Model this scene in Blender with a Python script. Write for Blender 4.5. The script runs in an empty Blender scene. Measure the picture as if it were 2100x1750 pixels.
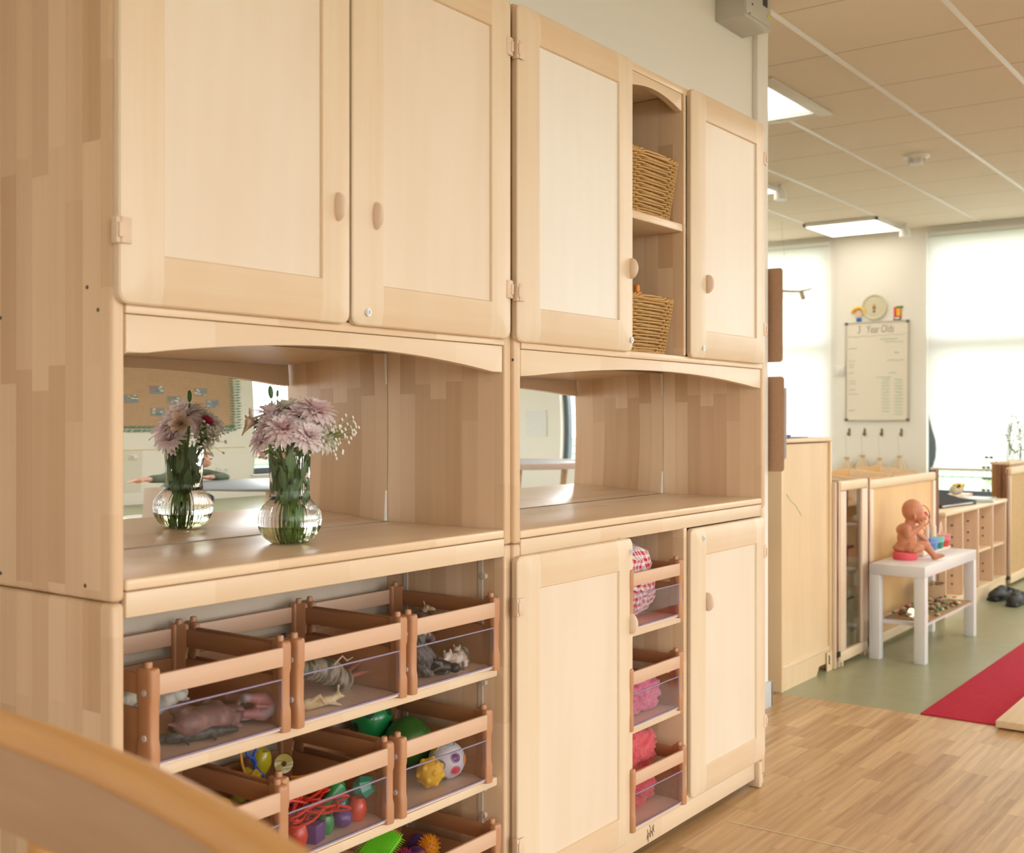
import bpy, bmesh, math, random
from mathutils import Vector, Matrix, noise
random.seed(7)
R = math.radians
scene = bpy.context.scene
COL = scene.collection
PI = math.pi

# ------------------------------------------------------------------ camera, sky, exposure
cam_d = bpy.data.cameras.new('camera'); cam = bpy.data.objects.new('camera', cam_d); COL.objects.link(cam)
scene.camera = cam
YAW = math.atan(1720/2346)
cam.location = (0, 0, 1.14)
cam.rotation_euler = (PI/2, 0, YAW - PI/2)
cam_d.sensor_width = 36; cam_d.sensor_fit = 'HORIZONTAL'
cam_d.lens = 2346/2100*36
cam_d.shift_y = -17/2100
cam_d.clip_start = .02; cam_d.clip_end = 200
cam_d.dof.use_dof = True
cam_d.dof.focus_distance = 2.7
cam_d.dof.aperture_fstop = 5.2
scene.view_settings.view_transform = 'Standard'
scene.view_settings.look = 'None'
scene.view_settings.gamma = 1
scene.view_settings.use_curve_mapping = False
scene.view_settings.exposure = 0.45
world = bpy.data.worlds.new('world'); scene.world = world; world.use_nodes = True
_b = world.node_tree.nodes['Background']; _b.inputs[0].default_value = (.965, .98, 1, 1); _b.inputs[1].default_value = 7.0

def lamp(name, loc, rot, sx, sy, power, color=(1, 1, 1), portal=False):
    l = bpy.data.lights.new(name, 'AREA'); l.shape = 'RECTANGLE'; l.size = sx; l.size_y = sy
    l.energy = power; l.color = color
    if portal: l.cycles.is_portal = True
    o = bpy.data.objects.new(name, l); COL.objects.link(o); o.location = loc; o.rotation_euler = rot
    return o
# (name, plane, lo, hi, z0, z1): the window openings
WINDOWS_BACK = [(-2.3, .3), (1.2, 3.8), (4.3, 5.6), (7.72, 8.95)]     # along X, in the wall at Y=-5.2
ADDED_WINDOWS_LEFT = [(-3.4, -2.35)]                            # along Y, in the wall at X=-3; unseen, added for light from the left
WINDOWS_FAR = [(3.63, 5.0), (.60, 2.80), (-2.75, -.55)]               # along Y, in the wall at X=9.56
ZB0, ZB1 = .36, 2.62
YBK, XFAR, XLEFT, YDEEP, YW, XEND, CEIL = -5.2, 9.56, -3.0, 5.2, 1.86, 4.25, 2.70
for a, b in WINDOWS_BACK:
    lamp('window_daylight', ((a+b)/2, YBK-.16, (ZB0+ZB1)/2), (R(90), 0, 0), b-a, ZB1-ZB0, 0, portal=True)
for a, b in ADDED_WINDOWS_LEFT:
    lamp('window_daylight', (XLEFT-.16, (a+b)/2, (ZB0+ZB1)/2), (R(90), 0, R(-90)), b-a, ZB1-ZB0, 0, portal=True)
for a, b in WINDOWS_FAR:
    lamp('window_daylight', (XFAR+.16, (a+b)/2, 1.6), (R(90), 0, R(90)), b-a, 2.1, 0, portal=True)

# ------------------------------------------------------------------ object helpers
def thing(name, label, cat, loc=(0, 0, 0), rot=(0, 0, 0), group=None):
    o = bpy.data.objects.new(name, None); COL.objects.link(o)
    o.empty_display_size = .05
    o.location = loc; o.rotation_euler = rot; o['label'] = label; o['category'] = cat
    if group: o['group'] = group
    return o
def tag(o, label, cat, group=None):
    o['label'] = label; o['category'] = cat
    if group: o['group'] = group
    return o
def struct(o): o['kind'] = 'structure'; return o
def kids(o): return [c for c in bpy.data.objects if c.parent is o]
def dup(root, loc=None, rot=None, label=None, group=None, parent=None):
    c = root.copy(); COL.objects.link(c)
    if parent is not None: c.parent = parent
    if loc is not None: c.location = loc
    if rot is not None: c.rotation_euler = rot
    if label: c['label'] = label
    if group: c['group'] = group
    for k in kids(root): dup(k, parent=c)
    return c

class MB:
    def __init__(s): s.bm = bmesh.new(); s.mi = 0
    def _mark(s, f): 
        for x in f: x.material_index = s.mi
    def box(s, x0, y0, z0, x1, y1, z1, bev=0, seg=2, M=None):
        bm = s.bm
        g = bmesh.ops.create_cube(bm, size=1)
        vs = g['verts']
        for v in vs:
            v.co = Vector(((x0+x1)/2+v.co.x*(x1-x0), (y0+y1)/2+v.co.y*(y1-y0), (z0+z1)/2+v.co.z*(z1-z0)))
        fs = {f for v in vs for f in v.link_faces}; s._mark(fs)
        if M is not None:
            for v in vs: v.co = M @ v.co
        if bev > 0:
            es = list({e for v in vs for e in v.link_edges})
            bmesh.ops.bevel(bm, geom=es, offset=bev, segments=seg, affect='EDGES', profile=.5, clamp_overlap=True)
        return s
    def tube(s, pts, r, n=8, cap=True, closed=False):
        bm = s.bm; pts = [Vector(p) for p in pts]; N = len(pts)
        rr = r if isinstance(r, (list, tuple)) else [r]*N
        rings = []; up = None
        for i, p in enumerate(pts):
            if closed: t = pts[(i+1) % N]-pts[i-1]
            else: t = pts[min(i+1, N-1)]-pts[max(i-1, 0)]
            if t.length < 1e-9: t = Vector((0, 0, 1))
            t.normalize()
            if up is None:
                a = Vector((0, 0, 1)) if abs(t.z) < .9 else Vector((1, 0, 0))
                up = (a-t*a.dot(t)).normalized()
            else:
                up = up-t*up.dot(t)
                up = up.normalized() if up.length > 1e-6 else t.orthogonal().normalized()
            w = t.cross(up)
            rings.append([bm.verts.new(p+(up*math.cos(2*PI*k/n)+w*math.sin(2*PI*k/n))*rr[i]) for k in range(n)])
        M = N if closed else N-1
        for i in range(M):
            a, b = rings[i], rings[(i+1) % N]
            for k in range(n):
                f = bm.faces.new((a[k], a[(k+1) % n], b[(k+1) % n], b[k])); f.material_index = s.mi
        if cap and not closed:
            for q in (list(reversed(rings[0])), rings[-1]):
                f = bm.faces.new(q); f.material_index = s.mi
        return s
    def lathe(s, prof, n=32, c=(0, 0, 0), flute=None, M=None):
        """prof: list of (r, z); closes on the axis where r==0. flute(theta, r, z)->r"""
        bm = s.bm; c = Vector(c); rings = []
        for r, z in prof:
            if r <= 1e-7:
                p = Vector((0, 0, z)); p = (M @ p if M is not None else p)+c
                rings.append([bm.verts.new(p)])
            else:
                L = []
                for k in range(n):
                    th = 2*PI*k/n; q = flute(th, r, z) if flute else r
                    p = Vector((q*math.cos(th), q*math.sin(th), z)); p = (M @ p if M is not None else p)+c
                    L.append(bm.verts.new(p))
                rings.append(L)
        for a, b in zip(rings, rings[1:]):
            if len(a) == 1 and len(b) == 1: continue
            for k in range(n):
                if len(a) == 1: q = (a[0], b[(k+1) % n], b[k])
                elif len(b) == 1: q = (a[k], a[(k+1) % n], b[0])
                else: q = (a[k], a[(k+1) % n], b[(k+1) % n], b[k])
                f = bm.faces.new(q); f.material_index = s.mi
        return s
    def ell(s, c, r, rot=None, n=14, m=9):
        M = Matrix.Diagonal(Vector(r if hasattr(r, '__len__') else (r, r, r)))
        if rot is not None: M = rot.to_3x3() @ M
        pr = [(math.sin(PI*i/m), -math.cos(PI*i/m)) for i in range(m+1)]
        pr[0] = (0, -1); pr[-1] = (0, 1)
        return s.lathe(pr, n, c, M=M)
    def cap(s, p0, p1, r0, r1, n=10):
        p0 = Vector(p0); p1 = Vector(p1); d = p1-p0; L = d.length
        q = d.to_track_quat('Z', 'Y').to_matrix()
        pr = [(0, -r0), (r0*.7, -r0*.7), (r0, 0), (r1, L), (r1*.7, L+r1*.7), (0, L+r1)]
        return s.lathe(pr, n, p0, M=q)
    def cyl(s, p0, p1, r, n=16, r1=None):
        return s.tube([p0, p1], [r, r if r1 is None else r1], n)
    def prism(s, pts, lo, hi, axis='Y', bev=0):
        """outline pts in the two other axes, extruded between lo and hi along axis"""
        bm = s.bm
        def mk(a, b, t):
            return {'Y': (a, t, b), 'X': (t, a, b), 'Z': (a, b, t)}[axis]
        A = [bm.verts.new(mk(a, b, lo)) for a, b in pts]; B = [bm.verts.new(mk(a, b, hi)) for a, b in pts]
        n = len(pts); fs = [bm.faces.new(A), bm.faces.new(list(reversed(B)))]
        for k in range(n): fs.append(bm.faces.new((A[k], B[k], B[(k+1) % n], A[(k+1) % n])))
        s._mark(fs)
        if bev:
            es = list({e for v in A+B for e in v.link_edges if (e.verts[0] in A) == (e.verts[1] in A)})
            bmesh.ops.bevel(bm, geom=es, offset=bev, segments=2, affect='EDGES', profile=.5, clamp_overlap=True)
        return s
    def quad(s, a, b, c, d):
        f = s.bm.faces.new([s.bm.verts.new(p) for p in (a, b, c, d)]); f.material_index = s.mi; return s
    def build(s, name, mat, parent=None, loc=None, rot=None, smooth=35, fix=True):
        bm = s.bm
        if fix: bmesh.ops.recalc_face_normals(bm, faces=bm.faces)
        me = bpy.data.meshes.new(name); bm.to_mesh(me); bm.free()
        for m in (mat if isinstance(mat, (list, tuple)) else [mat]): me.materials.append(m)
        if smooth:
            me.polygons.foreach_set('use_smooth', [True]*len(me.polygons))
            me.set_sharp_from_angle(angle=R(smooth))
        o = bpy.data.objects.new(name, me); COL.objects.link(o)
        if parent is not None: o.parent = parent
        if loc is not None: o.location = loc
        if rot is not None: o.rotation_euler = rot
        return o
def remesh(o, v, sm=3):
    m = o.modifiers.new('remesh', 'REMESH'); m.mode = 'VOXEL'; m.voxel_size = v; m.use_smooth_shade = True
    if sm:
        k = o.modifiers.new('smooth', 'SMOOTH'); k.iterations = sm; k.factor = .5
    return o
def text_mesh(name, body, size, mat, parent, loc, rot, ext=.0004, align='CENTER', shear=0):
    cu = bpy.data.curves.new(name, 'FONT'); cu.body = body; cu.size = size; cu.extrude = ext; cu.align_x = align; cu.shear = shear
    t = bpy.data.objects.new('tmp', cu); COL.objects.link(t)
    dg = bpy.context.evaluated_depsgraph_get()
    me = bpy.data.meshes.new_from_object(t.evaluated_get(dg)); bpy.data.objects.remove(t)
    me.materials.clear(); me.materials.append(mat)
    o = bpy.data.objects.new(name, me); COL.objects.link(o); o.parent = parent; o.location = loc; o.rotation_euler = rot
    return o

# ------------------------------------------------------------------ materials
def srgb(r, g, b):
    f = lambda c: (c/255/12.92) if c/255 <= .04045 else ((c/255+.055)/1.055)**2.4
    return (f(r), f(g), f(b))
class NT:
    def __init__(s, name):
        s.m = bpy.data.materials.new(name); s.m.use_nodes = True; s.t = s.m.node_tree
        s.p = s.t.nodes['Principled BSDF']; s.out = s.t.nodes['Material Output']
    def n(s, typ, **kw):
        nd = s.t.nodes.new(typ)
        for k, v in kw.items(): setattr(nd, k, v)
        return nd
    def l(s, a, b): s.t.links.new(a, b)
    def val(s, sock, v):
        if hasattr(v, 'is_linked') or isinstance(v, bpy.types.NodeSocket): s.l(v, sock)
        else: sock.default_value = v
    def math(s, op, a, b=0.0, c=None):
        nd = s.n('ShaderNodeMath', operation=op); s.val(nd.inputs[0], a); s.val(nd.inputs[1], b)
        if c is not None: s.val(nd.inputs[2], c)
        return nd.outputs[0]
    def mix(s, f, a, b, typ='MIX'):
        nd = s.n('ShaderNodeMix', data_type='RGBA', blend_type=typ); s.val(nd.inputs[0], f)
        for k, v in ((6, a), (7, b)):
            if isinstance(v, bpy.types.NodeSocket): s.l(v, nd.inputs[k])
            else: nd.inputs[k].default_value = (*v, 1)
        return nd.outputs[2]
    def xyz(s, kind='Object'):
        tc = s.n('ShaderNodeTexCoord'); sp = s.n('ShaderNodeSeparateXYZ'); s.l(tc.outputs[kind], sp.inputs[0])
        return sp.outputs[0], sp.outputs[1], sp.outputs[2]
    def comb(s, x, y, z):
        c = s.n('ShaderNodeCombineXYZ')
        for i, v in enumerate((x, y, z)): s.val(c.inputs[i], v)
        return c.outputs[0]
    def noise(s, vec, scale=5, detail=3, rough=.5):
        nd = s.n('ShaderNodeTexNoise'); s.l(vec, nd.inputs['Vector']); nd.inputs['Scale'].default_value = scale
        nd.inputs['Detail'].default_value = detail; nd.inputs['Roughness'].default_value = rough
        return nd.outputs[0]
    def rnd(s, vec):
        nd = s.n('ShaderNodeTexWhiteNoise', noise_dimensions='3D'); s.l(vec, nd.inputs['Vector']); return nd.outputs[0]
    def bump(s, h, strength=.2, dist=.002):
        b = s.n('ShaderNodeBump'); b.inputs['Strength'].default_value = strength; b.inputs['Distance'].default_value = dist
        s.l(h, b.inputs['Height']); s.l(b.outputs[0], s.p.inputs['Normal'])
    def rough(s, r): s.p.inputs['Roughness'].default_value = r
MC = {}
def plain(name, col, rough=.5, metal=0, var=.06, scale=30, emis=0, bump=0, coat=0, sss=0):
    if name in MC: return MC[name]
    t = NT(name); tc = t.n('ShaderNodeTexCoord')
    nz = t.noise(tc.outputs['Object'], scale, 3)
    f = t.math('MULTIPLY_ADD', nz, 2*var, 1-var)
    cc = t.comb(t.math('MULTIPLY', f, col[0]), t.math('MULTIPLY', f, col[1]), t.math('MULTIPLY', f, col[2]))
    t.l(cc, t.p.inputs['Base Color'])
    t.rough(rough); t.p.inputs['Metallic'].default_value = metal
    if bump: t.bump(nz, bump)
    if coat: t.p.inputs['Coat Weight'].default_value = coat
    if sss: t.p.inputs['Subsurface Weight'].default_value = sss; t.p.inputs['Subsurface Scale'].default_value = .01
    if emis:
        t.l(cc, t.p.inputs['Emission Color']); t.p.inputs['Emission Strength'].default_value = emis
    MC[name] = t.m; return t.m
def grain(t, along, x, y, z, f1=1.0):
    """streaky wood figure value 0..1, stretched along one axis"""
    lo, hi = 1.2*f1, 40*f1
    sx = [hi, hi, hi]; sx['XYZ'.index(along)] = lo
    v = t.comb(t.math('MULTIPLY', x, sx[0]), t.math('MULTIPLY', y, sx[1]), t.math('MULTIPLY', z, sx[2]))
    return t.noise(v, 1.0, 5, .6)
def blockwood(name, L, W, base, dark, wid=.045, length=.42, rough=.38, amt=.75, gr=.35, space='Object'):
    """edge-glued staves running along axis L, side by side along axis W"""
    if name in MC: return MC[name]
    t = NT(name); x, y, z = t.xyz(space); ax = {'X': x, 'Y': y, 'Z': z}
    row = t.math('FLOOR', t.math('DIVIDE', t.math('ADD', ax[W], 10.0), wid))
    off = t.rnd(t.comb(row, 3.3, 1.7))
    cell = t.math('FLOOR', t.math('ADD', t.math('DIVIDE', t.math('ADD', ax[L], 20.0), length), t.math('MULTIPLY', off, 3.0)))
    r1 = t.rnd(t.comb(row, cell, 5.1))
    r1 = t.math('POWER', r1, 1.6)
    g = grain(t, L, t.math('ADD', x, t.math('MULTIPLY', row, .13)), y, t.math('ADD', z, t.math('MULTIPLY', cell, .37)))
    tc = t.n('ShaderNodeTexCoord'); big = t.noise(tc.outputs['Object'], 2.2, 2)
    f = t.math('ADD', t.math('MULTIPLY', r1, amt), t.math('MULTIPLY', t.math('SUBTRACT', g, .5), gr*2))
    f = t.math('ADD', f, t.math('MULTIPLY', t.math('SUBTRACT', big, .5), .25))
    nd = t.n('ShaderNodeClamp'); t.l(f, nd.inputs[0])
    t.l(t.mix(nd.outputs[0], base, dark), t.p.inputs['Base Color'])
    t.rough(rough); t.bump(g, .06, .001)
    MC[name] = t.m; return t.m
def solidwood(name, along, base, dark, rough=.38, amt=1.0, f1=1.0):
    if name in MC: return MC[name]
    t = NT(name); x, y, z = t.xyz()
    g = grain(t, along, x, y, z, f1)
    tc = t.n('ShaderNodeTexCoord'); big = t.noise(tc.outputs['Object'], 3.0, 2)
    f = t.math('MULTIPLY', t.math('ADD', t.math('MULTIPLY', t.math('SUBTRACT', g, .42), 1.7), t.math('MULTIPLY', t.math('SUBTRACT', big, .4), .8)), amt)
    nd = t.n('ShaderNodeClamp'); t.l(f, nd.inputs[0])
    t.l(t.mix(nd.outputs[0], base, dark), t.p.inputs['Base Color'])
    t.rough(rough); t.bump(g, .08, .001)
    MC[name] = t.m; return t.m
def doorframe_mat(name, half, base, dark):
    """stiles with upright grain, rails with level grain between them; door centred on its origin"""
    t = NT(name); x, y, z = t.xyz()
    isr = t.math('LESS_THAN', t.math('ABSOLUTE', x), half)
    gv = grain(t, 'Z', x, y, z); gh = grain(t, 'X', x, y, z)
    g = t.math('ADD', t.math('MULTIPLY', isr, gh), t.math('MULTIPLY', t.math('SUBTRACT', 1.0, isr), gv))
    big = t.noise(t.comb(t.math('MULTIPLY', x, 4.0), t.math('MULTIPLY', z, 1.5), isr), 1.5, 2)
    f = t.math('ADD', t.math('MULTIPLY', t.math('SUBTRACT', g, .45), 1.3), t.math('MULTIPLY', t.math('SUBTRACT', big, .4), 1.1))
    f = t.math('ADD', t.math('MULTIPLY', f, .7), t.math('MULTIPLY', isr, .50))
    nd = t.n('ShaderNodeClamp'); t.l(f, nd.inputs[0])
    t.l(t.mix(nd.outputs[0], base, dark), t.p.inputs['Base Color']); t.rough(.36); t.bump(g, .05, .001)
    return t.m
def ply_mat(name, base, dark, seed=0):
    t = NT(name); x, y, z = t.xyz()
    v = t.comb(t.math('ADD', t.math('MULTIPLY', x, 5.0), seed*3.7), y, t.math('MULTIPLY', z, 1.3))
    n1 = t.noise(v, 1.4, 2, .5)
    w = t.n('ShaderNodeTexWave', wave_type='BANDS', bands_direction='X'); w.inputs['Scale'].default_value = 1.2
    w.inputs['Distortion'].default_value = 9; w.inputs['Detail'].default_value = 2; w.inputs['Detail Scale'].default_value = .8
    t.l(v, w.inputs['Vector'])
    g = grain(t, 'Z', x, y, z, 1.6)
    f = t.math('ADD', t.math('MULTIPLY', w.outputs['Fac'], .10), t.math('MULTIPLY', t.math('SUBTRACT', n1, .4), 1.4))
    f = t.math('ADD', f, t.math('MULTIPLY', t.math('SUBTRACT', g, .5), .22))
    nd = t.n('ShaderNodeClamp'); t.l(f, nd.inputs[0])
    t.l(t.mix(nd.outputs[0], base, dark), t.p.inputs['Base Color']); t.rough(.38); t.bump(g, .02, .001)
    return t.m
def clear_mat(name, tint, gloss=.02, ior=1.45, rough=0.0):
    t = NT(name); t.t.nodes.remove(t.p)
    tr = t.n('ShaderNodeBsdfTransparent'); tr.inputs[0].default_value = (*tint, 1)
    gl = t.n('ShaderNodeBsdfGlossy'); gl.inputs['Roughness'].default_value = rough
    fr = t.n('ShaderNodeFresnel'); fr.inputs[0].default_value = ior
    ge = t.n('ShaderNodeNewGeometry')
    mx = t.n('ShaderNodeMixShader'); t.l(t.math('MULTIPLY', fr.outputs[0], t.math('SUBTRACT', 1.0, ge.outputs['Backfacing'])), mx.inputs[0])
    t.l(tr.outputs[0], mx.inputs[1]); t.l(gl.outputs[0], mx.inputs[2]); t.l(mx.outputs[0], t.out.inputs[0])
    return t.m

BL, BD = (.76, .59, .42), (.62, .42, .25)       # pale birch and its darker staves
SP_UP = blockwood('birch staves upright', 'Z', 'Y', (.77, .565, .365), (.55, .345, .185), .046, .34, .36, .85)
SP_LVL = blockwood('birch staves level', 'X', 'Y', (.83, .64, .43), (.68, .46, .27), .046, .42, .30, .75)
RAILW = blockwood('birch rail staves', 'X', 'Y', (.79, .62, .43), (.68, .475, .285), .5, .31, .36, .9, .25)
EDGE = solidwood('birch edge', 'Z', (.77, .61, .44), (.68, .49, .32))
BACKP = ply_mat('birch back panel', (.66, .56, .43), (.58, .46, .32), 4)
DF = doorframe_mat('birch door frame', .486/2-.075, (.79, .64, .455), (.70, .49, .285))
PLYS = [ply_mat('birch ply', (.81, .70, .56), (.74, .58, .41), 0), ply_mat('birch ply fine', (.81, .68, .53), (.74, .585, .41), 2)]
PLYW = [ply_mat('pale ply', (.84, .785, .69), (.79, .71, .58), 5), ply_mat('plain ply', (.81, .70, .55), (.76, .63, .47), 9)]
HPL = plain('beige plastic', (.75, .57, .41), .4, var=.02)
KNOBM = plain('beige knob', (.78, .61, .46), .38, var=.03)
STEEL = plain('bright steel', (.70, .71, .72), .3, .25, .04)
DARK = plain('dark gap', (.02, .018, .015), .7)
MIRR = plain('mirror silver', (.93, .93, .93), 0.0, 1, 0)
WHITEP = plain('white plastic', (.75, .73, .68), .4, var=.03)
BROWNP = plain('terracotta plastic', (.50, .245, .12), .42, var=.05, scale=12, bump=.02)
BEECH = solidwood('beech rail', 'X', (.70, .47, .32), (.60, .37, .23), .45)
BEECHY = solidwood('beech side', 'Y', (.42, .20, .088), (.33, .14, .055), .5)
BEECHF = solidwood('beech tray', 'Y', (.86, .69, .54), (.80, .60, .45), .3)
ACRYL = clear_mat('clear acrylic', (.92, .90, .92), ior=1.55)
ACRE = plain('acrylic edge', (.30, .25, .36), .15, var=.02)

# ------------------------------------------------------------------ the room
def tex_ceiling():
    t = NT('mineral tiles'); x, y, z = t.xyz()
    tc = t.n('ShaderNodeTexCoord'); n1 = t.noise(tc.outputs['Object'], 220, 3); n2 = t.noise(tc.outputs['Object'], 1.3, 2)
    f = t.math('MULTIPLY_ADD', n2, .12, .90)
    gx = t.math('ABSOLUTE', t.math('SUBTRACT', t.math('FRACT', t.math('DIVIDE', t.math('SUBTRACT', x, 4.763-5.92), .592)), .5))
    line = t.math('GREATER_THAN', gx, .4925)
    f = t.math('SUBTRACT', f, t.math('MULTIPLY', line, .36))
    t.l(t.comb(t.math('MULTIPLY', f, .80), t.math('MULTIPLY', f, .70), t.math('MULTIPLY', f, .55)), t.p.inputs['Base Color'])
    t.rough(.9); t.bump(n1, .15, .001); return t.m
WALLM = plain('cream wall paint', (.81, .775, .70), .75, var=.02, scale=3)
def wall_with_holes(name, axis, at, thick, lo, hi, holes, z0, z1):
    """axis: the axis the wall runs along"""
    m = MB(); cur = lo
    def b(a, c, za, zb):
        if c-a < 1e-4 or zb-za < 1e-4: return
        if axis == 'X': m.box(a, at, za, c, at+thick, zb)
        else: m.box(at, a, za, at+thick, c, zb)
    for a, c in sorted(holes):
        b(cur, a, 0, CEIL); b(a, c, 0, z0); b(a, c, z1, CEIL); cur = c
    b(cur, hi, 0, CEIL)
    return struct(m.build(name, WALLM, smooth=0))
wall_with_holes('wall_back', 'X', YBK-.2, .2, XLEFT, XFAR, WINDOWS_BACK, ZB0, ZB1)
wall_with_holes('wall_right', 'Y', XFAR, .2, YBK-.2, YDEEP, WINDOWS_FAR, .50, 2.66)
wall_with_holes('wall_left', 'Y', XLEFT-.2, .2, YBK-.2, YW+.1, ADDED_WINDOWS_LEFT, ZB0, ZB1)
struct(MB().box(XLEFT-.2, YW, 0, XEND, YW+.12, CEIL).build('wall_front', WALLM, smooth=0))
struct(MB().box(XEND-2.5, YDEEP, 0, XFAR+.2, YDEEP+.2, CEIL).build('wall_deep', WALLM, smooth=0))
struct(MB().box(XEND-2.7, YW+.12, 0, XEND-2.5, YDEEP+.2, CEIL).build('wall_side', WALLM, smooth=0))
# ceiling with a real recess for the roof light
RX0, RX1, RY0, RY1 = 4.98, 5.60, 2.20, 2.76
m = MB()
for a in ((XLEFT-.2, YBK-.2, RX0, YDEEP+.2), (RX1, YBK-.2, XFAR+.2, YDEEP+.2), (RX0, YBK-.2, RX1, RY0), (RX0, RY1, RX1, YDEEP+.2)):
    m.box(a[0], a[1], CEIL, a[2], a[3], CEIL+.05)
struct(m.build('ceiling', tex_ceiling(), smooth=0))
m = MB()
y = 1.795-.575*13
while y < YDEEP:
    if RY0-.15 < y < RY1+.15:
        m.box(XLEFT, y-.012, CEIL-.003, RX0-.06, y+.012, CEIL+.01); m.box(RX1+.06, y-.012, CEIL-.003, XFAR, y+.012, CEIL+.01)
    elif y > YBK: m.box(XLEFT, y-.012, CEIL-.003, XFAR, y+.012, CEIL+.01)
    y += .575
struct(m.build('trim_1', plain('white tee bar', (.82, .80, .74), .4, var=.02), smooth=0))

# laminate and vinyl floors
def floor_wood():
    t = NT('oak laminate'); x, y, z = t.xyz()
    wid, ln = .064, .36
    row = t.math('FLOOR', t.math('DIVIDE', t.math('ADD', y, 20.0), wid))
    off = t.rnd(t.comb(row, 3.3, 1.7))
    q = t.math('ADD', t.math('DIVIDE', t.math('ADD', x, 20.0), ln), t.math('MULTIPLY', off, 3.0))
    cell = t.math('FLOOR', q); r1 = t.rnd(t.comb(row, cell, 5.1))
    vx = t.math('ADD', t.math('MULTIPLY', x, 3.0), t.math('MULTIPLY', r1, 40.0))
    g = t.noise(t.comb(vx, t.math('MULTIPLY', y, 60.0), 0.0), 1.0, 5, .6)
    w = t.n('ShaderNodeTexWave', wave_type='BANDS', bands_direction='Y'); w.inputs['Scale'].default_value = 9
    w.inputs['Distortion'].default_value = 4; w.inputs['Detail'].default_value = 2; w.inputs['Detail Scale'].default_value = .6
    t.l(t.comb(t.math('ADD', t.math('MULTIPLY', x, .45), t.math('MULTIPLY', r1, 9.0)), t.math('ADD', y, t.math('MULTIPLY', r1, 3.0)), 0.0), w.inputs['Vector'])
    f = t.math('ADD', t.math('MULTIPLY', r1, .70), t.math('ADD', t.math('MULTIPLY', t.math('SUBTRACT', g, .50), 1.5), t.math('MULTIPLY', w.outputs['Fac'], .26)))
    e1 = t.math('GREATER_THAN', t.math('ABSOLUTE', t.math('SUBTRACT', t.math('FRACT', t.math('DIVIDE', t.math('ADD', y, 20.0), wid)), .5)), .487)
    e2 = t.math('GREATER_THAN', t.math('ABSOLUTE', t.math('SUBTRACT', t.math('FRACT', q), .5)), .497)
    nd = t.n('ShaderNodeClamp'); t.l(f, nd.inputs[0])
    c = t.mix(nd.outputs[0], (.66, .44, .22), (.38, .21, .085))
    c = t.mix(t.math('MULTIPLY', t.math('MAXIMUM', e1, e2), .35), c, (.30, .18, .08))
    t.l(c, t.p.inputs['Base Color']); t.rough(.34); t.bump(g, .05, .001); return t.m
def floor_green():
    t = NT('green marbled vinyl'); tc = t.n('ShaderNodeTexCoord')
    n1 = t.noise(tc.outputs['Object'], 9, 6, .7)
    t.l(t.mix(n1, (.24, .25, .14), (.37, .38, .23)), t.p.inputs['Base Color']); t.rough(.33); return t.m
XS = 4.475
m = MB(); m.mi = 0; m.box(XLEFT-.2, YBK-.2, -.1, XS, YDEEP+.2, 0); m.mi = 1; m.box(XS, YBK-.2, -.1, XFAR+.2, YDEEP+.2, 0)
struct(m.build('floor', [floor_wood(), floor_green()], smooth=0))
struct(MB().box(2.966, YBK, 0, 2.972, 1.42, .0012).build('trim_2', plain('seam strip', (.62, .50, .34), .4), smooth=0))

# skirting on the wall end
struct(MB().box(3.40, YW-.014, 0, XEND+.012, YW, .10, .002).box(XEND, YW-.014, 0, XEND+.014, YW+.13, .10, .002).build('baseboard_front', plain('pale grey skirting', (.60, .62, .62), .4)))

# ------------------------------------------------------------------ windows, blinds and the garden
FR = plain('slate window frame', (.10, .13, .15), .45, var=.03)
GLZ = clear_mat('window glass', (.97, .98, .98), ior=1.3)
def blind_mat():
    t = NT('roller blind cloth'); t.t.nodes.remove(t.p)
    d = t.n('ShaderNodeBsdfDiffuse'); d.inputs[0].default_value = (.84, .83, .80, 1)
    tr = t.n('ShaderNodeBsdfTranslucent'); tr.inputs[0].default_value = (.92, .90, .86, 1)
    mx = t.n('ShaderNodeMixShader'); mx.inputs[0].default_value = .33
    t.l(d.outputs[0], mx.inputs[1]); t.l(tr.outputs[0], mx.inputs[2]); t.l(mx.outputs[0], t.out.inputs[0]); return t.m
BLM = blind_mat()
def window_far(n, a, b, z0, z1, bars=(), trans=None, X=None):
    e = thing('window_%d' % n, '', ''); del e['label']; del e['category']; struct(e)
    f = MB(); X = XFAR+.06 if X is None else X; w = .055
    f.box(X, a, z0, X+.07, a+w, z1).box(X, b-w, z0, X+.07, b, z1).box(X, a+w, z0, X+.07, b-w, z0+w).box(X, a+w, z1-w, X+.07, b-w, z1)
    for q in bars: f.box(X, q-w/2, z0+w, X+.07, q+w/2, z1-w)
    if trans:
        f.box(X, a+w, trans-.05, X+.07, b-w, trans+.05)
    f.build('window_frame', FR, e, smooth=0)
    MB().box(X+.03, a+w, z0+w, X+.036, b-w, z1-w).build('window_pane', GLZ, e, smooth=0)
def window_back(n, a, b, z0, z1, bars=(), trans=None):
    e = thing('window_%d' % n, '', ''); del e['label']; del e['category']; struct(e)
    f = MB(); Y = YBK-.13; w = .055
    f.box(a, Y, z0, a+w, Y+.07, z1).box(b-w, Y, z0, b, Y+.07, z1).box(a+w, Y, z0, b-w, Y+.07, z0+w+.04).box(a+w, Y, z1-w, b-w, Y+.07, z1)
    for q in bars: f.box(q-w/2, Y, z0+w, q+w/2, Y+.07, z1-w)
    if trans: f.box(a+w, Y, trans-.03, b-w, Y+.07, trans+.03)
    f.build('window_frame', FR, e, smooth=0)
    MB().box(a+w, Y+.03, z0+w, b-w, Y+.036, z1-w).build('window_pane', GLZ, e, smooth=0)
    MB().box(a-.03, YBK-.06, z0-.03, b+.03, YBK+.03, z0, .004).build('window_sill', plain('white gloss', (.80, .79, .75), .3), e)
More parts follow.
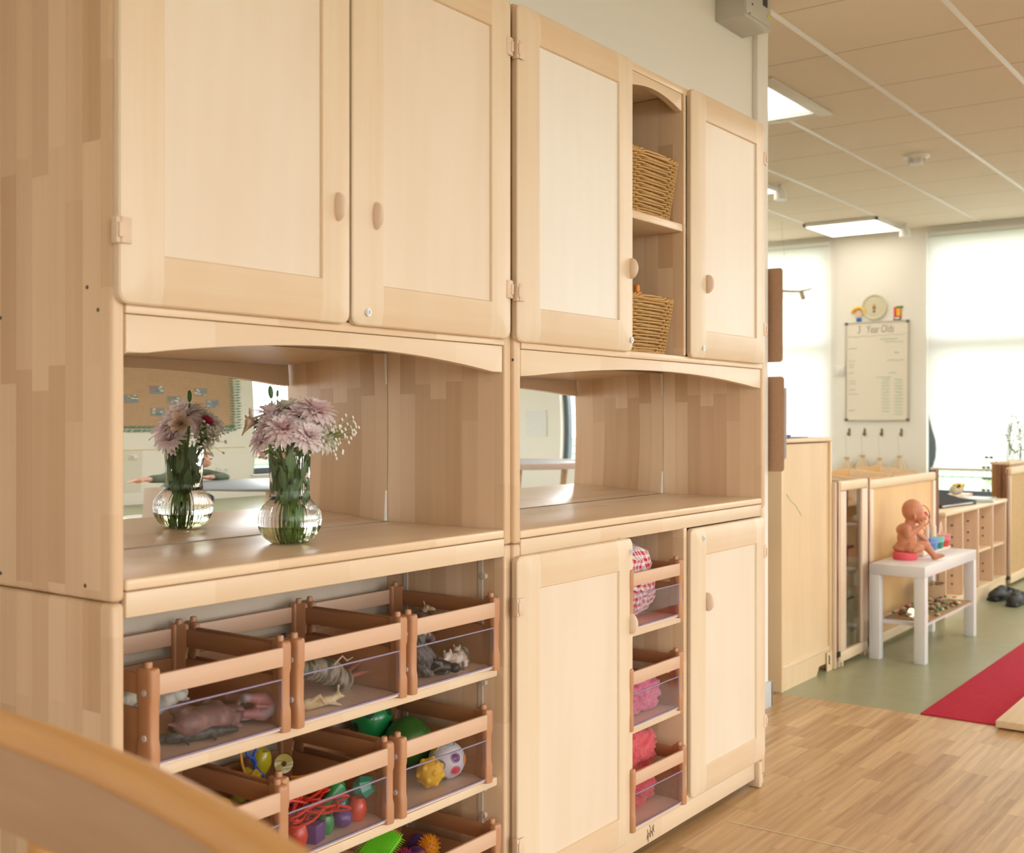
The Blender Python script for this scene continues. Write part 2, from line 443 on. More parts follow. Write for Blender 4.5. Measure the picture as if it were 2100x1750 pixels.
window_far(1, 3.63, 5.0, .50, 2.66, (), 1.78)
window_far(2, .60, 2.80, .50, 2.66, (1.7,), 1.78)
window_far(3, -2.75, -.55, .50, 2.66, (-1.65,), None)
window_back(4, 7.72, 8.95, ZB0, ZB1, (), 1.22)
window_back(5, 4.3, 5.6, ZB0, ZB1, ())
window_back(6, 1.2, 3.8, ZB0, ZB1, (2.5,))
window_back(7, -2.3, .3, ZB0, ZB1, (-1.,))
window_far(8, -3.4, -2.35, ZB0, ZB1, (), None, XLEFT-.13)  # added window, never in view; lets daylight in from the left
def blind(label, a, b, z0, bow):
    e = thing('roller_blind', label, 'blind', (XFAR-.03, (a+b)/2, 0))
    W = (b-a)/2; N = 24; mm = MB(); bm = mm.bm; rows = []
    for j in range(N+1):
        z = z0+(2.62-z0)*j/N; u = j/N
        ins = bow*math.exp(-((u-.08)/.10)**2)
        rows.append([bm.verts.new((.004*math.sin(4*y_), y_*(W-ins), z)) for y_ in [(-1+2*k/10) for k in range(11)]])
    for j in range(N):
        for k in range(10): bm.faces.new((rows[j][k], rows[j][k+1], rows[j+1][k+1], rows[j+1][k]))
    mm.build('blind_cloth', BLM, e)
    MB().cyl((0, -W, 2.645), (0, W, 2.645), .022).build('roller_tube', WHITEP, e)
    MB().box(-.006, -W+.02, z0-.022, .008, W-.02, z0, .003).build('bottom_bar', WHITEP, e)
blind('white roller blind pulled right down over the window left of the whiteboard', 3.60, 4.98, .55, 0)
blind('white roller blind stopping short above the garden view, right of the whiteboard', .62, 2.78, .74, .07)
# garden
def lawn():
    t = NT('lawn'); tc = t.n('ShaderNodeTexCoord'); n1 = t.noise(tc.outputs['Object'], 1.2, 6, .7)
    t.l(t.mix(n1, (.06, .10, .035), (.12, .17, .07)), t.p.inputs['Base Color']); t.rough(.9); return t.m
o = MB().box(-30, -60, -.30, 60, 40, -.25).build('lawn', lawn(), smooth=0); o['kind'] = 'structure'; o.name = 'ground'
def fence(label, p0, p1):
    e = thing('mesh_fence', label, 'fence', p0)
    d = Vector(p1)-Vector(p0); L = d.length; u = d.normalized(); mm = MB()
    for k in range(9): mm.tube([(0, 0, -.2+.2*k), u*L+Vector((0, 0, -.2+.2*k))], .012, 5)
    n = int(L/.12)
    for k in range(n): mm.tube([u*(L*k/n)+Vector((0, 0, -.22)), u*(L*k/n)+Vector((0, 0, 1.42))], .004, 4)
    mm.build('wire_mesh', plain('green grey wire', (.10, .13, .12), .5, .3), e)
    for k in range(int(L/2.4)+1): MB().box(-.03, -.03, -.25, .03, .03, 1.55).build('fence_post', plain('green grey wire', (0, 0, 0)), e, loc=u*(k*2.4))
fence('dark wire mesh fence on the lawn outside the low window', (5, -9.5, 0), (14, -9.5, 0))
fence('dark wire mesh fence outside the end windows', (15, -9.5, 0), (15, 6, 0))
def bush(label, c, r, seed, col):
    rs = random.Random(seed); e = thing('garden_shrub', label, 'shrub', (c[0], c[1], -.25)); mm = MB(); bm = mm.bm
    for k in range(1100):
        v = Vector((rs.gauss(0, 1), rs.gauss(0, 1), rs.gauss(0, 1))).normalized()*(r*rs.uniform(.6, 1))
        v.z = v.z*1.25+r*1.35; a = Vector((rs.gauss(0, 1), rs.gauss(0, 1), rs.gauss(0, 1))).normalized()*.08; b = a.orthogonal().normalized()*.045
        bm.faces.new([bm.verts.new(v+q) for q in (-a, b, a, -b)])
    mm.build('foliage', plain('leaf '+label[:6]+str(seed), col, .6, var=.3, scale=4), e, smooth=0)
    MB().tube([(0, 0, 0), (.03, 0, r), (0, .05, r*1.8)], [.06, .05, .02], 8).build('trunk', plain('bark', (.12, .09, .06), .8), e)
bush('pale green shrub just outside the right end window', (12.6, 2.2), .9, 1, (.30, .38, .20))
bush('tall dark shrub behind the wire fence', (17, -4.6), 1.3, 2, (.12, .20, .09))
bush('loose green shrub at the corner of the lawn', (12.4, -3.2), .9, 3, (.22, .30, .14))
bush('broad hedge plant far across the lawn', (10.5, -13), 1.4, 4, (.14, .24, .09))
e = thing('garden_wall', 'low faded brick wall along the far side of the lawn', 'wall', (14, -20, -.25))
MB().box(-14, 0, 0, 10, .3, 1.2).build('brick_course', plain('faded red brick', (.24, .12, .085), .85, var=.1), e, smooth=0)
MB().box(-14, -.03, 1.2, 10, .33, 1.26, .01).build('coping', plain('grey slate', (.4, .4, .4), .8), e, smooth=0)

# ------------------------------------------------------------------ cabinets
def door(parent, x0, x1, z0, z1, yf, ply, knob=None, lock=None, hinges=(), hside=-1, thick=.022):
    """framed door: origin at its centre, front face at yf"""
    x1 += .005
    cx, cz = (x0+x1)/2, (z0+z1)/2; hw, hh = (x1-x0)/2, (z1-z0)/2
    m = MB(); bm = m.bm
    def loop(ins, y, r, n=5):
        r = max(r, .0002); L = []
        for (sx, sz, a0) in ((1, 1, 0), (-1, 1, 90), (-1, -1, 180), (1, -1, 270)):
            for k in range(n+1):
                a = R(a0+90*k/n)
                L.append(bm.verts.new((sx*(hw-ins-r)+r*math.cos(a), y, sz*(hh-ins-r)+r*math.sin(a))))
        return L
    F = .075
    spec = [(.001, thick, .016), (0, thick-.003, .018), (0, .0090, .018), (.0025, .0062, .018), (.029, 0, .004), (F, 0, .0), (F+.002, .0035, 0), (F+.002, thick-.004, 0)]
    rings = [loop(*s_) for s_ in spec]
    for a, b in zip(rings, rings[1:]):
        for k in range(len(a)): bm.faces.new((a[k], a[(k+1) % len(a)], b[(k+1) % len(b)], b[k]))
    rb = [bm.verts.new((v.co.x, thick, v.co.z)) for v in rings[-1]]
    for k in range(len(rb)):
        bm.faces.new((rings[-1][k], rings[-1][(k+1) % len(rb)], rb[(k+1) % len(rb)], rb[k]))
        bm.faces.new((rings[0][k], rings[0][(k+1) % len(rb)], rb[(k+1) % len(rb)], rb[k]))
    d = m.build('door', DF, parent, loc=(cx-parent.location.x, yf-parent.location.y, cz-parent.location.z), smooth=24)
    MB().box(-hw+F+.001, .0055, -hh+F+.001, hw-F-.001, .012, hh-F-.001).build('door_panel', ply, d, smooth=0)
    if knob:
        kx, kz = knob[0]-cx, knob[1]-cz
        k = MB()
        k.ell((0, .0005, 0), (.0095, .0210, .0262), rot=Matrix.Rotation(R(-6), 3, 'Z'), n=24, m=16)
        k.build('knob', KNOBM, d, loc=(kx, 0, kz))
    if lock:
        l = MB(); l.cyl((0, 0, 0), (0, -.0022, 0), .0075, 20); l.cyl((0, 0, 0), (0, -.0034, 0), .0048, 14)
        lo = l.build('lock', STEEL, d, loc=(lock[0]-cx, 0.0003, lock[1]-cz))
        MB().box(-.0007, -.0037, -.003, .0007, -.003, .003).build('keyhole', DARK, lo, smooth=0)
    for hz in hinges:
        h = MB(); s = hside
        h.box(0, -.0022, -.0195, .018, .0, .0195, .0015)
        h.box(-.005, -.0045, -.0115, .0035, .004, .0115, .0018)
        h.box(-.007, -.0005, -.0195, .001, .014, .0195, .0012)
        o = h.build('hinge', HPL, d, loc=(s*(hw+(.001 if s < 0 else -.005)), 0.002, hz-cz))
        if s > 0: o.rotation_euler = (0, PI, 0)
    return d
def arch_rail(parent, x0, x1, ztop, zend, zmid, y0, y1, mat, name='arch_rail', flat=.02):
    N = 26; pts = [(x0, ztop), (x0, zend)]
    for k in range(1, N):
        t = k/N; x = x0+(x1-x0)*t
        s = max(0, min(1, (min(x-x0, x1-x)-flat)/((x1-x0)*.5-flat)))
        pts.append((x, zend+(zmid-zend)*math.sin(s*PI/2)**.85))
    pts += [(x1, zend), (x1, ztop)]
    L = parent.location
    return MB().prism([(a-L.x, b-L.z) for a, b in pts], y0-L.y, y1-L.y, 'Y', .0028).build(name, mat, parent)
def P(parent, name, mat, x0, y0, z0, x1, y1, z1, bev=0, smooth=35, seg=2):
    L = parent.location
    return MB().box(x0-L.x, y0-L.y, z0-L.z, x1-L.x, y1-L.y, z1-L.z, bev, seg).build(name, mat, parent, smooth=smooth)
def mirror(parent, x0, x1, z0, z1, y, bow=.0042, xs=0):
    """acrylic mirror sheet that bellies out a few millimetres"""
    m = MB(); bm = m.bm; L = parent.location; N = 24; rows = []
    for j in range(N+1):
        z = z0+(z1-z0)*j/N; t = 2*j/N-1
        rows.append([bm.verts.new((x0+(x1-x0)*k/8-L.x, y-bow*(1-t*t)-L.y, z-L.z)) for k in range(9)])
    for j in range(N):
        for k in range(8): bm.faces.new((rows[j][k], rows[j][k+1], rows[j+1][k+1], rows[j+1][k]))
    back = [bm.verts.new((a-L.x, y+.004-L.y, b-L.z)) for a, b in ((x0, z0), (x1, z0), (x1, z1), (x0, z1))]; bm.faces.new(back)
    o = m.build('mirror', MIRR, parent, smooth=80)
    MB().box(x1-.006-L.x, y-.0025-L.y, z0-L.z, x1-L.x, y+.003-L.y, z1-L.z).build('mirror_edge', plain('bright mirror edge', (.85, .82, .76), .3, 0, .02), o, smooth=0)
    return o
def screws(parent, pts, axis='X'):
    L = parent.location
    for x, y_, z in pts:
        m = MB(); m.cyl((0, 0, 0), (-.0006, 0, 0), .0032, 10)
        m.build('screw_hole', plain('screw shadow', (.10, .07, .05), .6), parent, loc=(x-L.x, y_-L.y, z-L.z))
XA0, XA1, XB0, XB1 = 1.0445, 2.0, 2.049, 3.332
T = .0245; YA, YB = 1.486, 1.478; YBACK = 1.845
ZS = .8625
# ---- left lower unit: open shelves
la = thing('shelf_cabinet', 'low open birch cabinet holding the nine toy boxes, left of the cupboard doors', 'cabinet', (1.52, YA, 0))
P(la, 'side_panel', SP_UP, XA0-T, YA, .03, XA0, YBACK, ZS, .009, seg=3)
P(la, 'side_panel', SP_UP, XA1, YA, .03, XA1+T, YBACK, ZS, .006, seg=3)
P(la, 'back_panel', BACKP, XA0, 1.832, .03, XA1, 1.842, ZS)
P(la, 'apron', RAILW, XA0+.0005, YA-.0, .838, XA1-.0005, YA+.02, .8775, .003)
P(la, 'plinth', RAILW, XA0, YA+.012, .0, XA1, YA+.034, .085, .002)
SHZ = [.5955, .3565, .1175]
for z in SHZ: P(la, 'shelf', RAILW, XA0+.002, YA+.018, z-.0195, XA1-.002, 1.828, z, .003)
for y_ in (1.545, 1.765):
    for sx, xx in ((-1, XA1), (1, XA0)):
        m = MB(); L = la.location
        m.box(xx+sx*.0002-L.x, y_-L.y, .06, xx+sx*.003-L.x, y_+.012-L.y, .845)
        z = .09
        while z < .84: m.cyl((xx-L.x, y_-.006-L.y, z), (xx+sx*.009-L.x, y_-.006-L.y, z), .0065, 8); z += .0585
        m.build('shelf_standard', plain('cream plastic strip', (.62, .54, .44), .5), la)
# ---- left upper unit
ua = thing('top_cupboard', 'left birch top cupboard whose two doors close above the alcove with flowers', 'cupboard', (1.52, YA, ZS+.001))
P(ua, 'side_panel', SP_UP, XA0-T, YA, ZS+.001, XA0, YBACK, 2.055, .009, seg=3)
P(ua, 'side_panel', SP_UP, XA1, YA, ZS+.001, XA1+T, YBACK, 2.055, .006, seg=3)
P(ua, 'worktop', SP_LVL, XA0+.0005, YA, .8785, XA1-.0005, 1.842, .897, .0045, seg=3)
P(ua, 'cupboard_floor', SP_LVL, XA0+.0003, YA, 1.2985, XA1-.0003, 1.842, 1.3165, .002)
P(ua, 'top_panel', SP_LVL, XA0+.0003, YA, 2.03, XA1-.0003, 1.842, 2.052, .003)
P(ua, 'back_panel', BACKP, XA0, 1.838, .897, XA1, 1.843, 2.03)
arch_rail(ua, XA0+.0005, 1.9925, 1.2975, 1.2375, 1.2705, YA+.0005, YA+.0205, RAILW)
mirror(ua, XA0+.003, XA1-.001, .8985, 1.292, 1.833)
door(ua, 1.0225, 1.5020, 1.3115, 2.047, 1.464, PLYS[0], (1.470, 1.519), None, (1.419, 1.945), -1)
door(ua, 1.5135, 1.9970, 1.3115, 2.047, 1.464, PLYS[1], (1.569, 1.517), (1.548, 1.336), (1.419, 1.945), 1)
screws(ua, [(XA0-T-.0002, y_, z) for y_, z in ((1.52, 1.303), (1.548, 1.339), (1.553, .885), (1.79, 1.305), (1.79, .885))])
# ---- right lower unit
lb = thing('base_cupboard', 'low birch cupboard with two doors and a middle bay of three boxes', 'cupboard', (2.69, YB, 0))
P(lb, 'side_panel', SP_UP, XB0-T, YB, .03, XB0, YBACK, ZS, .007, seg=3)
P(lb, 'side_panel', SP_UP, XB1, YB, .03, XB1+T, YBACK, ZS, .007, seg=3)
P(lb, 'back_panel', BACKP, XB0, 1.832, .03, XB1, 1.842, ZS)
P(lb, 'top_rail', RAILW, XB0+.0005, YB, .836, XB1-.0005, YB+.02, .872, .003)
P(lb, 'divider', SP_UP, 2.803, YB-.006, .10, 2.823, 1.83, .84, .004)
P(lb, 'divider', SP_UP, 2.462, YB-.006, .10, 2.482, 1.83, .84, .004)
P(lb, 'cupboard_floor', RAILW, XB0, YB-.004, .080, XB1, 1.83, .100, .003)
pl = P(lb, 'plinth', RAILW, XB0, YB+.002, .028, XB1-.05, YB+.022, .0795, .002)
for z in (.601, .352): P(lb, 'shelf', RAILW, 2.483, YB+.002, z-.021, 2.802, 1.83, z, .003)
P(lb, 'foot', EDGE, XB1-.045, YB-.012, .002, XB1-.024, YB+.03, .0795, .004)
P(lb, 'foot', EDGE, XB1, YB+.004, .0, XB1+.018, YB+.04, .029, .002)
P(lb, 'foot', EDGE, XB0-.02, YB+.004, .0, XB0-.002, YB+.04, .029, .002)
P(lb, 'foot', EDGE, XB1, 1.79, .0, XB1+.018, 1.83, .029, .002)
# burnt-in emblem on the plinth: two little chairs and a seated figure
m = MB(); L = lb.location
def st(*pts):
    m.tube([(2.632+a-L.x, YB+.0018-L.y, .0545+b-L.z) for a, b in pts], .0011, 5)
st((-.016, .012), (-.014, -.002), (-.006, .0)); st((-.017, -.004), (-.019, -.014)); st((-.018, -.003), (.016, .003)); st((-.016, -.008), (.012, -.002))
st((-.012, -.006), (-.013, -.022)); st((-.004, .014), (.002, .011), (-.004, .004), (.004, .002)); st((.010, .014), (.012, .004), (.006, .0))
st((.010, -.002), (.013, -.014)); st((.0, -.004), (-.002, -.013)); st((.017, .016), (.015, .004), (.019, -.004))
m.ell((2.632-.004-L.x, YB+.0015-L.y, .0545+.018-L.z), (.0022, .001, .0022), n=8, m=5)
m.build('emblem', plain('burnt wood mark', (.10, .05, .025), .7), pl)
door(lb, 2.0155, 2.5065, .072, .8375, 1.456, PLYS[1], (2.492, .624), (2.490, .804), (.728, .205), -1)
door(lb, 2.8295, 3.3165, .090, .8345, 1.456, PLYW[1], (2.917, .624), (2.890, .804), (.728, .205), 1)
# ---- right upper unit
ub = thing('top_cupboard', 'right hand birch top cupboard with wicker baskets in its open middle bay', 'cupboard', (2.69, YB, ZS-.003))
P(ub, 'side_panel', SP_UP, XB0-T, YB-.001, ZS+.001, XB0, YBACK, 2.052, .007, seg=3)
P(ub, 'side_panel', SP_UP, XB1, YB-.001, ZS+.001, XB1+T, YBACK, 2.052, .007, seg=3)
P(ub, 'worktop', SP_LVL, XB0+.0005, YB, .8735, XB1-.0005, 1.842, .892, .0045, seg=3)
P(ub, 'cupboard_floor', SP_LVL, XB0+.0003, YB-.002, 1.2935, XB1-.0003, 1.842, 1.3105, .002)
P(ub, 'top_panel', SP_LVL, XB0+.0003, YB-.001, 2.029, XB1-.0003, 1.842, 2.0495, .003)
P(ub, 'back_panel', BACKP, XB0, 1.838, .892, XB1, 1.843, 2.029)
P(ub, 'divider', SP_UP, 2.803, YB-.006, 1.311, 2.818, 1.836, 2.0285, .004)
P(ub, 'divider', SP_UP, 2.462, YB-.006, 1.311, 2.480, 1.836, 2.0285, .004)
P(ub, 'shelf', SP_LVL, 2.481, YB-.004, 1.650, 2.802, 1.836, 1.672, .004)
P(ub, 'shelf', SP_LVL, 2.05, YB+.01, 1.650, 2.461, 1.836, 1.672, .002)
P(ub, 'shelf', SP_LVL, 2.82, YB+.01, 1.650, 3.33, 1.836, 1.672, .002)
arch_rail(ub, XB0+.0005, XB1-.008, 1.2925, 1.2325, 1.2655, YB+.0005, YB+.0205, RAILW)
arch_rail(ub, 2.481, 2.797, 2.0275, 1.980, 2.003, YB-.003, YB+.016, RAILW, flat=.01)
mirror(ub, XB0+.003, XB1-.001, .8935, 1.287, 1.829)
door(ub, 2.0155, 2.5065, 1.3075, 2.046, 1.456, PLYW[0], (2.493, 1.516), (2.494, 1.336), (1.942, 1.414), -1)
door(ub, 2.8295, 3.3165, 1.3075, 2.050, 1.456, PLYW[1], (2.917, 1.517), (2.890, 1.336), (1.942, 1.414), 1)
screws(ub, [(XB0-T-.0003, YB+.004, 1.268)])

# ------------------------------------------------------------------ toy boxes
def make_box(label, loc, rz=0):
    t = thing('toy_box', label, 'box', loc, (0, 0, rz))
    W, D, H = .292, .318, .157; px, py = .0108, .0205
    for sx in (-1, 1):
        for sy in (-1, 1):
            m = MB(); cx = sx*(W/2-px); cy = sy*(D/2-py)
            lv = [(0, .95), (.003, 1), (.030, 1), (.037, .99), (.046, .86), (.100, .86), (.109, .99), (.116, 1), (.148, 1), (.1540, .95), (.157, .80)]
            rings = []
            for z, f in lv:
                rg = []
                for k in range(20):
                    a = 2*PI*k/20; ca, sa = math.cos(a), math.sin(a)
                    x = math.copysign(abs(ca)**.48, ca)*px*(f if sx*ca < 0 else .5+.5*f); y = math.copysign(abs(sa)**.48, sa)*py*f
                    if sx*x < 0: q = min(1, -sx*x/px*2.5); y = y*(1-.55*q)+sy*py*.45*q
                    rg.append(m.bm.verts.new((x+cx, y+cy, z)))
                rings.append(rg)
            for a, b in zip(rings, rings[1:]):
                for k in range(20): m.bm.faces.new((a[k], a[(k+1) % 20], b[(k+1) % 20], b[k]))
            m.bm.faces.new(rings[0]); m.bm.faces.new(rings[-1])
            m.lathe([(0, .166), (.0055, .166), (.0065, .163), (.0065, .155)], 12, (cx, cy, 0))
            p = m.build('corner_post', BROWNP, t, smooth=50)
            for z in (.050, .120):
                s = MB().cyl((0, 0, 0), (sx*.0025, 0, 0), .0050, 12)
                s.build('screw', STEEL, p, loc=(cx+sx*(px*.93-.0005), cy+sy*.004, z))
    MB().box(-W/2+.018, -D/2+.003, .115, W/2-.018, -D/2+.011, .148, .002).build('front_rail', BEECH, t)
    MB().box(-W/2+.018, D/2-.011, .115, W/2-.018, D/2-.003, .148, .002).build('back_rail', BEECH, t)
    for sx in (-1, 1):
        x = sx*(W/2-.006)
        MB().box(x-.004, -D/2+.03, .115, x+.004, D/2-.03, .148, .002).build('side_rail', BEECHY, t)
        MB().box(x-.003, -D/2+.03, .008, x+.003, D/2-.03, .093, .001).build('side_board', BEECHY, t)
    MB().box(-W/2+.018, D/2-.009, .008, W/2-.018, D/2-.004, .093, .001).build('back_board', BEECHY, t)
    MB().box(-W/2+.012, -D/2+.009, .004, W/2-.012, D/2-.009, .0085).build('base_board', BEECHF, t, smooth=0)
    a = MB().box(-W/2+.019, -D/2+.006, .0105, W/2-.019, -D/2+.0085, .091).build('clear_front', ACRYL, t, smooth=0)
    e = MB().box(-W/2+.019, -D/2+.0058, .091, W/2-.019, -D/2+.0087, .0935)
    e.box(W/2-.0205, -D/2+.0058, .0105, W/2-.019, -D/2+.0087, .091); e.box(-W/2+.019, -D/2+.0052, .0085, W/2-.019, -D/2+.0095, .0115)
    e.build('clear_front_edge', ACRE, a, smooth=0)
    return t
BOXL = {}
def box_at(key, label, x, yfront, z, rz=0):
    loc = (x, yfront-.018+.159, z+.0005)
    if not BOXL: b = make_box(label, loc, rz)
    else: b = dup(BOXL['proto'], loc, (0, 0, rz), label)
    if 'proto' not in BOXL: BOXL['proto'] = b
    b['group'] = 'wooden toy boxes with clear fronts'
    if key[0] == 'd': b.scale = (.97, 1, 1)
    BOXL[key] = b; return b
box_at('a1', 'wooden toy box with clear front, leftmost on the top shelf, holding brown and dark animals', 1.2315, 1.500, SHZ[0])
box_at('a2', 'wooden toy box, middle of the top shelf, with an orange legged bird', 1.5350, 1.500, SHZ[0])
box_at('a3', 'wooden toy box, right end of the top shelf, full of grey animals', 1.8370, 1.500, SHZ[0])
box_at('b1', 'wooden toy box behind the blurred chair rail with a yellow ring, on the second shelf', 1.205, 1.478, SHZ[1])
box_at('b2', 'wooden toy box full of red laces and bright beads on the second shelf', 1.5060, 1.508, SHZ[1])
box_at('b3', 'wooden toy box holding the balls at the right of the second shelf', 1.8190, 1.507, SHZ[1], R(-1.0))
box_at('c3', 'wooden toy box with a green spiky brush on the lowest shelf', 1.812, 1.478, SHZ[2])
box_at('d1', 'wooden toy box stuffed with red gingham cloth in the cupboard bay', 2.6258, 1.470, .601)
box_at('d2', 'wooden toy box with a pink towel, middle of the cupboard bay', 2.6258, 1.470, .352)
box_at('d3', 'wooden toy box heaped with coral red towels at the foot of the cupboard bay', 2.629, 1.462, .100, R(-1))

# ------------------------------------------------------------------ toy animals (one closed skin each)
def animal(name, label, cat, mat, shapes, loc, rot, voxel=.0028, extra=None, group='toy animals in the boxes', bump=None):
    """shapes: ('e', centre, radii) or ('c', p0, p1, r0, r1); part material pieces in extra"""
    t = thing(name, label, cat, loc, rot, group)
    m = MB()
    for s in shapes:
        if s[0] == 'e': m.ell(s[1], s[2])
        else: m.cap(*s[1:])
    remesh(m.build('body', mat, t), voxel)
    for nm, mt, shp in (extra or []):
        m = MB()
        for s in shp:
            if s[0] == 'e': m.ell(s[1], s[2])
            elif s[0] == 't': m.tube(s[1], s[2], 7)
            else: m.cap(*s[1:])
        m.build(nm, mt, t)
    return t
def beast(L, H, fat, hr, leg, snout=.5, ear=.25, tail=.6, neckup=.3, droop=0):
    """generic four-legged toy, nose to +X, standing on z=0"""
    bz = H-fat
    S = [('e', (0, 0, bz), (L*.42, fat*.9, fat)), ('e', (L*.26, 0, bz+fat*.08), (fat*1.1, fat*.88, fat*1.02)), ('e', (-L*.28, 0, bz), (fat*1.05, fat*.86, fat*.98))]
    hx, hz = L*.5, bz+fat*neckup
    S += [('c', (L*.28, 0, bz+fat*.2), (hx, 0, hz), fat*.75, hr*.9), ('e', (hx+hr*.3, 0, hz), (hr*1.15, hr*.9, hr)), ('c', (hx+hr*.5, 0, hz-hr*.2), (hx+hr*(1+snout), 0, hz-hr*.45-droop), hr*.7, hr*.5)]
    for sy in (-1, 1):
        S.append(('e', (hx-hr*.2, sy*hr*.75, hz+hr*.85), (hr*ear, hr*ear*.5, hr*ear*1.5)))
        for fx in (.30, -.32):
            x = L*fx; bk = -.02 if fx < 0 else .012
            S += [('c', (x, sy*fat*.5, bz-fat*.2), (x+bk*L*.6, sy*fat*.55, bz*.45), leg*1.5, leg), ('c', (x+bk*L*.6, sy*fat*.55, bz*.45), (x, sy*fat*.55, leg), leg, leg*.85), ('e', (x+leg*.35, sy*fat*.55, leg*.55), (leg*1.35, leg, leg*.6))]
    S.append(('c', (-L*.42, 0, bz+fat*.3), (-L*.5-L*.1*tail, 0, bz-fat*tail), leg*.5, leg*.3))
    return S
def spotted(name, a, b, scale, rough=.5, thr=.5, stretch=(1, 1, 1)):
    if name in MC: return MC[name]
    t = NT(name); x, y, z = t.xyz()
    n1 = t.noise(t.comb(t.math('MULTIPLY', x, stretch[0]), t.math('MULTIPLY', y, stretch[1]), t.math('MULTIPLY', z, stretch[2])), scale, 3)
    f = t.n('ShaderNodeMapRange'); t.l(n1, f.inputs[0]); f.inputs[1].default_value = thr-.06; f.inputs[2].default_value = thr+.06
    t.l(t.mix(f.outputs[0], a, b), t.p.inputs['Base Color']); t.rough(rough); t.bump(n1, .3, .002)
    MC[name] = t.m; return t.m
TUSK = plain('ivory plastic', (.72, .66, .52), .4)
EYE = plain('black bead', (.01, .01, .01), .2)
zb = SHZ[0]+.0095
# left box of the top shelf
animal('toy_mammoth', 'brown toy mammoth with long white tusks lying in the leftmost box', 'toy animal', spotted('mauve brown hide', (.22, .13, .11), (.33, .20, .17), 30),
       beast(.125, .062, .026, .019, .009, 1.2, .5, .5, .2, .01), (1.238, 1.590, zb+.032), (R(95), R(4), R(8)),
       extra=[('tusk', TUSK, [('t', [(.07, s*.010, .045), (.095, s*.016, .03), (.108, s*.014, .042), (.112, s*.008, .058)], [.004, .0035, .003, .0015])]) for s in (-1, 1)])
animal('toy_crocodile', 'dark green toy crocodile flat on the tray of the leftmost box', 'toy animal', spotted('croc skin', (.045, .05, .045), (.10, .11, .085), 70),
       [('c', (-.03, 0, .012), (.03, 0, .012), .011, .012), ('c', (.03, 0, .012), (.075, 0, .008), .009, .005), ('c', (-.03, 0, .012), (-.085, .02, .008), .010, .002)] +
       [('c', (x, s*.008, .01), (x+.006, s*.024, .004), .004, .003) for x in (-.022, .024) for s in (-1, 1)], (1.215, 1.545, zb), (0, 0, R(-18)), .002)
animal('toy_wolf', 'pale grey toy wolf lying on top behind the brown mammoth', 'toy animal', spotted('grey fur', (.34, .34, .29), (.55, .54, .47), 55),
       beast(.11, .05, .019, .013, .006, .8, .5, 1, .5), (1.165, 1.62, zb+.055), (R(80), R(-6), R(20)), .0024)
animal('toy_anteater', 'ribbed grey toy anteater tail poking up beside the left box post', 'toy animal', spotted('ribbed grey', (.36, .34, .29), (.58, .55, .47), 18, stretch=(6, .6, .6)),
       [('c', (-.05, 0, .0), (.05, 0, .008), .014, .017), ('c', (.05, 0, .008), (.09, 0, .0), .014, .008)] + [('c', (x, s*.009, -.004), (x, s*.018, -.024), .005, .004) for x in (-.02, .035) for s in (-1, 1)], (1.115, 1.60, zb+.075), (0, R(8), R(12)), .0024)
animal('toy_dinosaur', 'pink and grey toy dinosaur lying at the right of the leftmost box', 'toy animal', spotted('pink grey hide', (.38, .16, .15), (.34, .31, .31), 22),
       beast(.12, .07, .024, .018, .009, .7, .2, 1.5, 1.0), (1.325, 1.580, zb+.032), (R(100), R(10), R(75)), .0026)
# middle box
animal('toy_ostrich', 'toy bird with feathered grey body and long orange legs in the middle box', 'toy animal', spotted('feather stripes', (.09, .08, .05), (.34, .30, .20), 26, stretch=(4, 1, 1)),
       [('e', (0, 0, 0), (.045, .027, .027)), ('c', (-.03, 0, 0), (-.075, .006, -.002), .022, .014), ('e', (.045, 0, -.012), (.026, .024, .022)), ('e', (.058, .004, -.028), (.018, .014, .016)), ('e', (.035, .012, -.016), (.018, .014, .016))], (1.572, 1.60, zb+.045), (0, R(14), R(-4)), .0026,
       extra=[('leg', plain('coral plastic', (.44, .15, .09), .45), [('t', [(.045, s*.008, -.008), (.075, s*.016, .004), (.10, s*.01, .018+.01*s), (.125, s*.012, .028+.012*s)], [.0055, .004, .003, .0022]),
                      ('t', [(.10, s*.01, .018+.01*s), (.13, s*.016-.01, .008+.01*s)], [.003, .0015]), ('t', [(.10, s*.01, .018+.01*s), (.115, s*.01, .036+.01*s)], [.003, .0015])]) for s in (-1, 1)] +
             [('crest', plain('cream horn', (.55, .47, .33), .5), [('t', [(.0, -.02, .015), (.012, -.026, .034), (.03, -.022, .026), (.042, -.024, .034)], [.0025, .002, .0018, .001])])])
animal('toy_kangaroo', 'small yellow toy kangaroo lying by the clear front of the middle box', 'toy animal', spotted('sandy yellow', (.60, .47, .22), (.70, .60, .36), 40),
       [('c', (-.035, 0, .011), (.018, 0, .011), .012, .008), ('c', (.018, 0, .011), (.034, 0, .016), .006, .008), ('c', (.034, 0, .016), (.047, 0, .013), .006, .003), ('c', (.036, .002, .02), (.038, .003, .034), .003, .0025), ('c', (-.035, 0, .011), (-.075, .006, .004), .007, .002),
        ('c', (-.03, -.006, .014), (-.014, -.012, .026), .006, .004), ('c', (-.014, -.012, .026), (-.01, -.022, .012), .0035, .003), ('c', (.010, -.005, .008), (.028, -.018, .003), .0035, .0025), ('c', (.01, .005, .008), (.03, -.010, .003), .0035, .0025)],
       (1.500, 1.535, zb), (0, 0, R(-10)), .0018)
